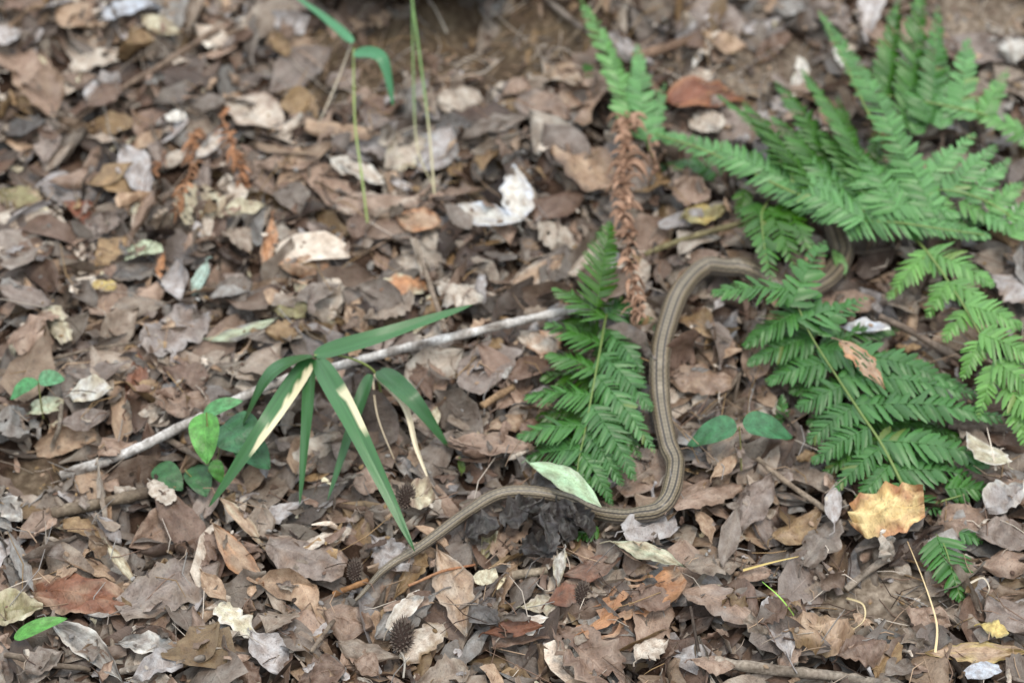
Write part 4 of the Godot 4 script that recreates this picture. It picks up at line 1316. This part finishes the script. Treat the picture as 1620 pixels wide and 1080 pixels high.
	pinna(r, 1312, 560, 0.024, 1226, 584, 0.016, 26, 9, K.lerp(A, .5), 0.1)
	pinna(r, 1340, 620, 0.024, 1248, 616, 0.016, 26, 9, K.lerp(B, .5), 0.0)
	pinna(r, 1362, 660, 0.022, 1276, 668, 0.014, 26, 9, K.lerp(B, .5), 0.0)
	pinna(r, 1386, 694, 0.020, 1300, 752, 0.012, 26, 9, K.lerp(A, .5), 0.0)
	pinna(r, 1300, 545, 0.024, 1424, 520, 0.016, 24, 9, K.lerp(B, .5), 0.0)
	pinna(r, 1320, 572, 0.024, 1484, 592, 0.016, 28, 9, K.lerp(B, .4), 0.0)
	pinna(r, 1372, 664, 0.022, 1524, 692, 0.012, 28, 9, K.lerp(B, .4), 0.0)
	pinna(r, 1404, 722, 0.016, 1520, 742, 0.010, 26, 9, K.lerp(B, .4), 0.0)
	r = frond(f, [[1445, 806, .006], [1500, 790, .016], [1560, 772, .012]])
	pinna(r, 1498, 772, .018, 1580, 780, .010, 24, 10, A, 0.2)
	pinna(r, 1532, 738, .020, 1568, 720, .014, 22, 9, B)
	# drooping dark pinnae between the snake's two visible parts
	f = new_fern("dark green drooping fern pinnae hanging over the hidden snake", 1225, 300)
	r = frond(f, [[1228, 300, .006], [1216, 318, .036], [1205, 345, .056], [1214, 420, .058]])
	pinna(r, 1196, 322, .038, 1222, 452, .056, 34, 12, K.lerp(A, .5))
	pinna(r, 1216, 330, .042, 1262, 436, .058, 30, 12, K.lerp(A, .3))
	pinna(r, 1240, 322, .040, 1288, 420, .058, 26, 12, K.lerp(A, .2))
	pinna(r, 1178, 300, .034, 1170, 362, .018, 18, 10, K)
	pinna(r, 1262, 316, .040, 1250, 392, .026, 20, 11, K)
	# upper right: long fronds lying towards the left and the top
	f = new_fern("large pale green fern spreading over the upper right corner", 1445, 345)
	r = frond(f, [[1445, 345, .006], [1392, 338, .05], [1330, 326, .062], [1260, 306, .064], [1180, 268, .058], [1110, 236, .05], [1030, 210, .040]], .0018)
	pinna(r, 1330, 330, .066, 1026, 206, .040, 40, 8.5, C, -0.15, -0.012)
	pinna(r, 1296, 300, .060, 1138, 150, .060, 40, 8, K.lerp(A, .3), 0.7, 0.01)
	pinna(r, 1262, 272, .056, 1180, 162, .060, 34, 8, K.lerp(A, .4), 0.6)
	pinna(r, 1300, 262, .050, 1226, 185, .050, 30, 9, K.lerp(A, .6), 0.5)
	pinna(r, 1345, 338, .060, 1240, 266, .058, 30, 10, C.lerp(B, .3))
	pinna(r, 1392, 318, .056, 1272, 112, .050, 30, 9, A.lerp(K, .4), 0.6, 0.008)
	pinna(r, 1376, 300, .056, 1300, 206, .056, 32, 8.5, K.lerp(A, .5), 0.5)
	pinna(r, 1352, 316, .056, 1256, 240, .050, 36, 9.5, A.lerp(C, .3), 0.2)
	pinna(r, 1420, 330, .064, 1322, 250, .058, 32, 9, C.lerp(A, .4), 0.1)
	pinna(r, 1365, 345, .066, 1215, 290, .058, 30, 10, C.lerp(B, .2), -0.1)
	pinna(r, 1310, 240, .050, 1228, 128, .046, 20, 8, K.lerp(A, .5), 0.4)
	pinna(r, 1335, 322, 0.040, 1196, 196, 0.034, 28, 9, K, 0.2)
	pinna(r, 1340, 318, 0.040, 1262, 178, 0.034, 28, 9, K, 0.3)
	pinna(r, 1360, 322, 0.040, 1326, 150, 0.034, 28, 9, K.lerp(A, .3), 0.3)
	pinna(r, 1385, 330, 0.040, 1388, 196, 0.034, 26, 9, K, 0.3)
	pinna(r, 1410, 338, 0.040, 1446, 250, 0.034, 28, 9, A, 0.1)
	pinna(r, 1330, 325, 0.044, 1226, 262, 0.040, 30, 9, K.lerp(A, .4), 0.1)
	pinna(r, 1350, 330, 0.050, 1300, 250, 0.050, 30, 9, A, 0.3)
	pinna(r, 1380, 335, 0.050, 1416, 262, 0.050, 28, 9, A.lerp(C, .3), 0.1)
	pinna(r, 1330, 335, 0.040, 1176, 242, 0.036, 24, 9, K.lerp(A, .4), 0.2)
	pinna(r, 1440, 345, 0.040, 1516, 290, 0.036, 26, 9, A, 0.0)
	pinna(r, 1420, 352, 0.040, 1560, 352, 0.034, 28, 9, A, 0.0)
	r = frond(f, [[1445, 345, .006], [1450, 300, .05], [1410, 240, .062], [1370, 170, .062], [1335, 95, .056], [1298, 20, .046]], .0018)
	pinna(r, 1480, 340, .058, 1296, 16, .046, 30, 8.5, A.lerp(C, .5), 0.1, -0.012)
	pinna(r, 1478, 326, .060, 1414, 226, .054, 28, 9, C)
	pinna(r, 1424, 330, .064, 1348, 232, .058, 28, 9, A.lerp(C, .5), 0.15)
	pinna(r, 1600, 372, .046, 1650, 350, .044, 22, 9, C.lerp(D, .4))
	pinna(r, 1470, 190, .050, 1440, 122, .05, 28, 10, A.lerp(B, .4), 0.3)
	# upright pinnae at the top, seen against the light
	r = frond(f, [[1620, 216, .02], [1560, 182, .045], [1500, 168, .05], [1440, 156, .05], [1395, 150, .048]], .0016)
	pinna(r, 1402, 152, .048, 1424, -4, .06, 24, 9, K.lerp(A, .5), 0.6)
	pinna(r, 1440, 156, .050, 1462, -24, .065, 28, 9, K.lerp(A, .6), 0.6)
	pinna(r, 1474, 180, .050, 1486, 8, .06, 26, 9, A.lerp(B, .4), 0.4)
	pinna(r, 1426, 200, .048, 1446, 110, .052, 26, 9, A.lerp(K, .4), 0.4)
	pinna(r, 1448, 210, .044, 1476, 120, .05, 24, 9, A.lerp(C, .4), 0.3)
	pinna(r, 1520, 172, .050, 1532, 58, .05, 28, 9.5, C)
	pinna(r, 1490, 200, .046, 1496, 90, .046, 24, 9.5, C.lerp(B, .3))
	pinna(r, 1556, 182, .046, 1596, 108, .04, 22, 9, D.lerp(C, .5))
	pinna(r, 1545, 182, .046, 1440, 150, .044, 16, 9, C)
	pinna(r, 1640, 220, .030, 1530, 176, .044, 20, 9, D.lerp(C, .5))
	# right edge
	f = new_fern("pale fern frond with small pinnae reaching in from the right edge", 1640, 378)
	r = frond(f, [[1660, 392, .01], [1610, 350, .045], [1560, 318, .056], [1510, 302, .06], [1462, 300, .056]], .0014)
	pinna(r, 1450, 302, .056, 1544, 210, .06, 28, 9.5, C)
	pinna(r, 1500, 306, .056, 1578, 228, .058, 27, 9.5, C)
	pinna(r, 1532, 316, .056, 1600, 250, .054, 24, 9, C)
	pinna(r, 1566, 330, .052, 1622, 288, .05, 22, 9, C.lerp(D, .4))
	pinna(r, 1596, 345, .048, 1645, 320, .046, 20, 9, C.lerp(D, .4))
	pinna(r, 1470, 312, .054, 1512, 352, .046, 22, 9.5, D.lerp(C, .5))
	pinna(r, 1520, 320, .054, 1570, 350, .046, 20, 9.5, D.lerp(C, .5))
	pinna(r, 1562, 338, .050, 1610, 372, .04, 18, 9.5, C)
	f = new_fern("broad pale fern frond lying level over the snake's farthest bend", 1340, 322)
	r = frond(f, [[1336, 318, .03], [1345, 346, .05], [1420, 352, .056], [1490, 362, .054], [1562, 372, .044]], .0014)
	pinna(r, 1330, 346, .054, 1568, 374, .044, 40, 8.5, C.lerp(B, .15), 0.0, -0.006)
	pinna(r, 1345, 322, .058, 1520, 340, .050, 36, 9, C.lerp(B, .2))
	pinna(r, 1360, 320, .062, 1476, 300, .056, 26, 9.5, C.lerp(A, .3), 0.1)
	pinna(r, 1330, 296, .060, 1440, 268, .056, 28, 9.5, C.lerp(A, .4), 0.15)
	# the light green one
	f = new_fern("light green arching fern frond at the right, left part ending in a point", 1436, 372)
	r = frond(f, [[1436, 366, .012], [1462, 392, .045], [1492, 432, .056], [1528, 488, .058], [1562, 548, .054], [1592, 610, .046], [1630, 684, .03]], .0014)
	pinna(r, 1468, 398, .048, 1404, 474, .034, 25, 8.5, D, 0.2)
	pinna(r, 1500, 446, .056, 1466, 502, .04, 23, 9, D, 0.2)
	pinna(r, 1528, 492, .056, 1492, 540, .04, 22, 9, D, 0.2)
	pinna(r, 1552, 536, .054, 1522, 602, .038, 23, 9, D, 0.1)
	pinna(r, 1574, 580, .050, 1548, 662, .034, 24, 9, D)
	pinna(r, 1466, 398, .048, 1574, 452, .04, 29, 10, D.lerp(C, .4), 0.0, -0.012)
	pinna(r, 1504, 446, .056, 1570, 486, .044, 24, 9.5, D.lerp(C, .3))
	pinna(r, 1528, 482, .058, 1618, 516, .044, 30, 9.5, D.lerp(C, .3), 0.0, -0.006)
	pinna(r, 1552, 528, .056, 1646, 572, .042, 30, 9.5, D.lerp(C, .2))
	pinna(r, 1574, 570, .052, 1648, 630, .038, 30, 9.5, D.lerp(C, .2))
	pinna(r, 1592, 612, .046, 1650, 676, .034, 28, 9.5, D)
	pinna(r, 1608, 640, .040, 1622, 706, .026, 24, 9, D)
	# upper middle
	f = new_fern("pale fern frond tip standing at the top above the dead frond", 1036, 268)
	r = frond(f, [[1040, 266, .01], [1022, 224, .036], [996, 184, .044], [962, 96, .044], [918, -6, .036]])
	pinna(r, 1004, 196, .046, 916, -8, .036, 25, 11, D.lerp(C, .6), 0.25)
	pinna(r, 1018, 216, .044, 1008, 68, .040, 29, 9.5, C)
	pinna(r, 1026, 222, .040, 1052, 130, .034, 20, 9, C.lerp(B, .3))
	pinna(r, 1142, 270, .014, 1030, 262, .012, 18, 9, B.lerp(C, .3))
	# lone tip, lower right
	f = new_fern("single small fern tip pointing down right of the crumpled yellow leaf", 1478, 846)
	r = frond(f, [[1478, 842, .002], [1494, 862, .016], [1508, 905, .014], [1520, 946, .006]], .0009)
	pinna(r, 1484, 850, .018, 1521, 950, .006, 44, 9.5, A.lerp(B, .3), 0.0, 0.0, 0.12)
	pinna(r, 1520, 842, .010, 1556, 858, .006, 15, 8, B)
	f = new_fern("tiny young fern sprig above the two-leaved seedling", 1234, 668)
	r = frond(f, [[1240, 668, .0], [1236, 640, .02]], .0007)
	pinna(r, 1238, 672, .004, 1238, 624, .022, 14, 8, C.lerp(B, .4))
	f = new_fern("tiny dark fern sprig poking out below the pale green curved leaf", 930, 846)
	r = frond(f, [[940, 836, .0], [925, 848, .01]], .0007)
	pinna(r, 945, 836, .006, 908, 852, .008, 16, 8, K.lerp(A, .4))
	# the dead leaf resting on the fern
	leaf(1322, 592, 1392, 668, 30, "tan", "tan dead leaf with holes resting on the big fern", {"shape": 1, "holes": .1, "edge": "orange", "lift": .046, "roll": -.5, "arch": .3})

func build_bamboo() -> void:
	var G := Color(0.034, 0.116, 0.036)
	var GL := Color(0.046, 0.148, 0.046)
	var cream := lin(226, 214, 182)
	var base := w(604, 640, 0.0)
	var o := top_node("bamboo_seedling", base)
	tag(o, "bamboo seedling with long drooping green leaves in front of the pale stick", "bamboo")
	var node := w(497, 562, .060)
	var node2 := w(592, 588, .034)
	var cul := MB.new()
	var path := curve3([base, node2, (node + node2) * 0.5 + Vector3(0, .01, 0), node], 24)
	var rr := PackedFloat32Array()
	for i in 24:
		rr.append(0.0013 - 0.0005 * i / 23.0)
	cul.tube(rel(path, base), rr, 6, PackedColorArray([lin(120, 132, 70)]))
	part("culm", cul.mesh(M.stem), o)
	# base, middle, tip: [x, y, h]
	var L := [
		[[497, 562, .060], [600, 532, .075], [748, 482, .050], .0088, 0.1, GL, []],
		[[494, 563, .058], [430, 592, .066], [382, 676, .034], .0100, 0.35, G, []],
		[[492, 566, .060], [420, 672, .068], [330, 802, .022], .0088, -0.25, GL, [-1.0, -0.3, 0.66, cream, 0.05]],
		[[492, 570, .058], [486, 665, .056], [474, 798, .016], .0066, 0.5, GL, []],
		[[502, 568, .060], [560, 672, .066], [656, 872, .020], .0098, 0.2, GL, [-1.0, -0.35, 0.54, cream, 0.30]],
		[[586, 592, .036], [562, 660, .040], [518, 792, .012], .0066, 0.3, G, []],
		[[600, 586, .036], [650, 630, .044], [710, 708, .016], .0094, 0.1, G, []],
	]
	for e in L:
		var mb := MB.new()
		var p: Array = []
		for q in e.slice(0, 3):
			p.append(w(q[0], q[1], q[2]) - base)
		blade(mb, p, e[3], e[4], e[5], e[5] * 0.9, 0, e[6])
		part("leaf", mb.mesh(M.green), o)
	var s := MB.new()
	blade(s, [w(592, 592, .036) - base, w(640, 640, .038) - base, w(660, 710, .026) - base, w(682, 768, .006) - base], .0032, 0.6, lin(206, 192, 166), lin(180, 164, 140), 0, [], 0.5)
	part("dry_leaf", s.mesh(M.dry), o)
	s = MB.new()
	blade(s, [w(590, 598, .034) - base, w(598, 660, .026) - base, w(626, 732, .008) - base], .0013, 0.6, lin(196, 180, 156), lin(170, 150, 126), 2, [], 0.3)
	part("dry_leaf", s.mesh(M.dry), o)
	# the thin stem at the top left
	base = w(581, 352, 0.0)
	o = top_node("bamboo_shoot", base)
	tag(o, "thin bamboo stem with two narrow leaves standing at the top left", "bamboo")
	var mbs := MB.new()
	path = curve3([w(581, 352, .0), w(571, 270, .030), w(561, 190, .055), w(559, 76, .080)], 30)
	rr = PackedFloat32Array()
	for i in 30:
		rr.append(0.0013 - 0.0003 * i / 29.0 + (0.0005 if i == 9 or i == 22 else 0.0))
	mbs.tube(rel(path, base), rr, 6, PackedColorArray([lin(132, 146, 84)]))
	part("culm", mbs.mesh(M.stem), o)
	for e in [[[557, 68, .082], [520, 34, .085], [458, -12, .09], .0062, .2, C0()], [[560, 84, .08], [604, 92, .082], [622, 168, .058], .0066, .3, C0()]]:
		var mb := MB.new()
		var p: Array = []
		for q in e.slice(0, 3):
			p.append(w(q[0], q[1], q[2]) - base)
		blade(mb, p, e[3], e[4], e[5], e[5], 0)
		part("leaf", mb.mesh(M.green), o)
	s = MB.new()
	blade(s, [w(557, 66, .080) - base, w(532, 132, .05) - base, w(503, 198, .012) - base], .0013, .3, lin(196, 184, 164), lin(170, 156, 136), 2, [], 0.3)
	part("dry_leaf", s.mesh(M.dry), o)

func C0() -> Color:
	return Color(0.055, 0.215, 0.095)

func small_plant(called: String, label: String, bx: float, by: float, stems: Array, leaves: Array) -> void:
	var base := w(bx, by, 0.0)
	var o := top_node(called, base)
	tag(o, label, "seedling")
	for st in stems:
		var p: Array = []
		for q in st:
			p.append(w(q[0], q[1], q[2]) - base)
		var mb := MB.new()
		var rr := PackedFloat32Array()
		for i in 14:
			rr.append(0.0009 - 0.0003 * i / 13.0)
		mb.tube(curve3(p, 14), rr, 5, PackedColorArray([lin(110, 108, 62)]))
		part("stem", mb.mesh(M.stem), o)
	for e in leaves:
		var p0 := w(e[0], e[1], e[2])
		var p1 := w(e[3], e[4], e[5])
		var d := p1 - p0
		var mid := (p0 + p1) * 0.5 + Vector3(0, d.length() * 0.10, 0)
		var up := Vector3.UP
		var hw: float = e[6] / px_per_m(mid, d.normalized().cross(up).normalized(), d.normalized())
		var mb := MB.new()
		blade(mb, [p0 - base, mid - base, p1 - base], hw, e[7], e[8], e[8] * 0.92, 1, [], 0.18, 18, 9)
		part("leaf", mb.mesh(M.seed), o)

func build_seedlings() -> void:
	var g1 := Color(0.10, 0.32, 0.055)
	var g2 := Color(0.052, 0.175, 0.072)
	var g3 := Color(0.038, 0.130, 0.040)
	small_plant("seedling", "two-leaved seedling with a thin upright stem right of the snake", 1173, 744, [[[1173, 744, 0], [1172, 706, .016], [1170, 674, .03]]], [
		[1166, 676, .030, 1088, 704, .026, 21, .1, g2], [1176, 672, .030, 1254, 692, .028, 21, -.1, g2]])
	small_plant("seedling", "leafy plant with one bright green leaf left of the bamboo seedling", 330, 775, [[[330, 775, 0], [330, 720, .02], [326, 652, .046]], [[330, 775, 0], [345, 720, .02], [352, 672, .03]], [[330, 775, 0], [300, 752, .012], [292, 742, .016]]], [
		[322, 654, .046, 327, 734, .036, 25, .15, g1], [322, 656, .044, 384, 634, .046, 10, .2, Color(.10, .30, .11)], [352, 672, .030, 408, 716, .026, 36, .1, g2],
		[372, 692, .026, 426, 742, .018, 24, .1, g2], [246, 738, .016, 288, 776, .012, 20, .1, g3], [306, 738, .018, 326, 786, .012, 22, .1, g3], [336, 728, .02, 350, 764, .014, 12, .1, g1 * .7]])
	small_plant("seedling", "tiny sprout with two small green leaves at the far left", 68, 662, [[[68, 662, 0], [63, 630, .014], [59, 600, .026]]], [
		[58, 602, .026, 16, 632, .022, 13, .2, Color(.07, .26, .09)], [60, 602, .026, 102, 600, .024, 12, .1, Color(.10, .28, .13)]])
	small_plant("seedling", "bright green leaf strip at the left edge beside the red orange leaf", 60, 996, [[[60, 996, 0], [52, 992, .006]]], [[22, 1010, .010, 106, 978, .014, 10, .2, g1]])
	small_plant("seedling", "small green sprig leaf under the dry bamboo sheath", 730, 752, [[[730, 752, 0], [729, 740, .006]]], [[732, 748, .006, 726, 722, .008, 6, .2, Color(.10, .16, .03)]])
	small_plant("seedling", "pale green leaf tip between the two parts of the big fern at the hidden snake", 1336, 440, [[[1338, 440, 0], [1336, 432, .014]]], [[1336, 434, .02, 1318, 394, .026, 10, .2, Color(.14, .30, .09)]])
	small_plant("seedling", "small green moss leaf at the top left of the upper fern frond", 934, 124, [[[934, 124, 0], [932, 118, .004]]], [[932, 124, .004, 928, 100, .006, 9, .2, g1 * .6]])

func build_grass() -> void:
	var base := w(688, 322, 0.0)
	var o := top_node("grass", base)
	tag(o, "two long thin grass stems hanging down from the top edge", "grass")
	for e in [[[[688, 322, 0], [680, 220, .03], [668, 120, .06], [650, -12, .10]], .0011], [[[684, 292, .004], [660, 232, .02], [654, 130, .05], [652, -12, .09]], .0008]]:
		var p: Array = []
		for q in e[0]:
			p.append(w(q[0], q[1], q[2]) - base)
		var mb := MB.new()
		var rr := PackedFloat32Array()
		var cc := PackedColorArray()
		for i in 40:
			rr.append(e[1])
			cc.append(lin(176, 166, 134).lerp(lin(104, 136, 76), smoothstep(0.35, 0.6, i / 39.0)))
		mb.tube(curve3(p, 40), rr, 5, cc)
		part("stem", mb.mesh(M.stem), o)
	var one := func(label: String, pts: Array, hw: float, c0: Color, c1: Color) -> void:
		var b := w(pts[0][0], pts[0][1], 0.0)
		var p: Array = []
		for q in pts:
			p.append(w(q[0], q[1], q[2]) - b)
		var mb := MB.new()
		blade(mb, p, hw, .3, c0, c1, 2, [], .4, 16, 5)
		var m := top_mesh("grass_blade", mb.mesh(M.dry), Transform3D(Basis.IDENTITY, b))
		tag(m, label, "grass")
	one.call("single short green grass blade at the lower right", [[1256, 974, .002], [1235, 946, .014], [1206, 920, .022]], .0013, lin(150, 190, 90), lin(130, 176, 80))
	one.call("pale dry grass blade hanging at the top edge right of the stems", [[706, 52, .01], [694, 26, .02], [676, -8, .03]], .0022, lin(196, 186, 172), lin(180, 170, 156))
	one.call("bent straw below the crumpled yellow leaf", [[1480, 1032, .002], [1482, 985, .014], [1462, 920, .022], [1436, 856, .03]], .0012, lin(206, 184, 146), lin(190, 160, 118))
	one.call("thin straw hanging beside the cream pear shaped leaf", [[1576, 744, .014], [1570, 712, .018], [1562, 676, .02]], .0012, lin(190, 178, 164), lin(170, 156, 144))
	one.call("yellowish straw lying on the litter left of the grey brown drooping leaf", [[1176, 902, .004], [1220, 890, .01], [1264, 880, .008]], .0011, lin(190, 168, 110), lin(170, 146, 90))
	one.call("pale thin straw beside the upright dark pinna", [[924, 468, .004], [938, 430, .016], [934, 396, .02]], .0009, lin(200, 182, 160), lin(186, 168, 146))
	one.call("curled straw loop on the debris at the lower right", [[1340, 946, .004], [1366, 956, .012], [1368, 980, .010], [1350, 996, .004]], .0010, lin(196, 178, 140), lin(176, 156, 120))
	one.call("small straw loop right of the lone fern tip", [[1536, 922, .004], [1556, 914, .012], [1566, 930, .010], [1560, 944, .004]], .0010, lin(190, 178, 160), lin(176, 160, 140))

func dead_sprig(called: String, label: String, cat: String, axis: Array, side: float, n: int, col: Color, lift: float, sd: int, droop: float) -> void:
	var r := RandomNumberGenerator.new()
	r.seed = sd
	var p: Array = []
	for q in axis:
		p.append(w(q[0], q[1], q[2] + lift))
	var base: Vector3 = p[0]
	var path := curve3(p, 40)
	var o := top_node(called, base)
	tag(o, label, cat)
	var rr := PackedFloat32Array()
	for i in 40:
		rr.append(0.0010 - 0.0005 * i / 39.0)
	var st := MB.new()
	st.tube(rel(path, base), rr, 5, PackedColorArray([col * 0.9]))
	part("stalk", st.mesh(M.dry), o)
	# shrivelled leaflets, each a short twisted strip
	for k in n:
		var mb := MB.new()
		var u := (k + 0.5) / n
		var i := mini(int(u * 39), 38)
		var t := (path[i + 1] - path[i]).normalized()
		var ac := t.cross(Vector3.UP).normalized()
		for s in [-1.0, 1.0]:
			if r.randf() < 0.16:
				continue
			var ln := side * r.randf_range(0.25, 1.5) * (1.0 - 0.4 * u)
			var d: Vector3 = (ac * s * r.randf_range(0.1, 1.0) + t * r.randf_range(-0.5, 1.2) + Vector3(0, r.randf_range(-0.4, 0.5), 0)).normalized()
			var c0 := path[i] - base
			var c1 := c0 + d * ln * 0.55 + Vector3(0, r.randf_range(0, 0.3) * ln, 0)
			var c2 := c0 + d * ln + t * ln * 0.3 - Vector3(0, droop * ln, 0)
			blade(mb, [c0, c1, c2], side * r.randf_range(0.09, 0.24), r.randf_range(-3.0, 3.0), col * r.randf_range(0.7, 1.25), col * r.randf_range(0.6, 1.1), 0, [], 0.8, 8, 5)
		if mb.v.size() > 0:
			part("leaflet", mb.mesh(M.dry), o)

func build_dead_ferns() -> void:
	var red := lin(150, 119, 99)
	dead_sprig("dead_fern_frond", "brown shrivelled dead fern frond hanging left of the snake's upper bend", "dead fern", [[994, 180, .030], [990, 250, .036], [988, 330, .034], [998, 420, .026], [1008, 506, .008]], .018, 90, red, .014, 5, .08)
	dead_sprig("dead_fern_frond", "reddish strip of dead fern right beside the big hanging dead frond", "dead fern", [[1024, 196, .026], [1030, 240, .026], [1036, 276, .016]], .012, 9, red * 0.9, .01, 6, .3)
	dead_sprig("dead_sprig", "rusty dried conifer sprig in the upper left, the left one of two", "dead sprig", [[308, 206, .010], [304, 250, .014], [292, 300, .010], [276, 335, .004]], .014, 26, lin(150, 110, 82), .006, 7, .0)
	dead_sprig("dead_sprig", "rusty dried conifer sprig in the upper left, the right one of two", "dead sprig", [[350, 182, .010], [364, 222, .014], [378, 262, .010], [388, 296, .004]], .013, 24, lin(150, 108, 80), .006, 8, .0)
	dead_sprig("dead_sprig", "short rusty sprig left of the lower end of the left dried sprig", "dead sprig", [[262, 240, .006], [252, 258, .006], [244, 276, .004]], .009, 7, lin(150, 110, 84), .004, 9, .0)

func cone(label: String, x: float, y: float, rpx: float, stalk: Array) -> void:
	var r := RandomNumberGenerator.new()
	r.seed = int(x + y)
	var R := rpx * 0.00058
	var c := w(x, y, R * 0.8)
	var o := top_node("spiky_cone", c)
	tag(o, label, "cone", "")
	var ax := Vector3(0.15, 0.45, -0.85).normalized()
	var core := MB.new()
	var pth := PackedVector3Array()
	var rr := PackedFloat32Array()
	for i in 9:
		var u := i / 8.0
		pth.append(ax * (u - 0.5) * 2.3 * R)
		rr.append(R * 0.72 * sqrt(maxf(1.0 - pow(2 * u - 1, 2), 0.01)))
	core.tube(pth, rr, 10, PackedColorArray([lin(52, 42, 38)]))
	part("core", core.mesh(M.cone), o)
	var sc := MB.new()
	for k in 110:
		var u := (k + 0.5) / 110.0
		var a := k * 2.39996
		var z := 2.0 * u - 1.0
		var s := ax.cross(Vector3.RIGHT).normalized()
		var t := ax.cross(s)
		var d := (s * cos(a) + t * sin(a)) * sqrt(1.0 - z * z) + ax * z
		var bb := (s * cos(a) + t * sin(a)) * sqrt(1.0 - z * z) * R * 0.66 + ax * z * R * 1.08
		sc.spike(bb, bb + d * R * r.randf_range(0.22, 0.42) + ax * R * 0.12, R * 0.13, lin(104, 92, 84) * r.randf_range(0.6, 1.3))
	var so := part("scales", sc.mesh(M.cone), o)
	so.set_meta("kind", "stuff")
	if stalk:
		var p: Array = [Vector3.ZERO - ax * R]
		for q in stalk:
			p.append(w(q[0], q[1], q[2]) - c)
		var st := MB.new()
		st.tube(curve3(p, 10), PackedFloat32Array([.0012, .0012, .0011, .0011, .0011, .0011, .001, .001, .001, .001]), 5, PackedColorArray([lin(150, 142, 132)]))
		part("stalk", st.mesh(M.stem), o)

func build_cones() -> void:
	cone("large dark spiky cone with a stalk at the bottom below the snake's tail", 636, 1006, 21, [[640, 1045, .006], [638, 1072, .003]])
	cone("dark spiky cone under the tip of the bamboo's dry sheath", 643, 786, 16, [])
	cone("small dark spiky cone left of the snake's tail", 561, 902, 14, [])
	cone("small dark spiky cone beside the torn orange leaf", 922, 940, 15, [])
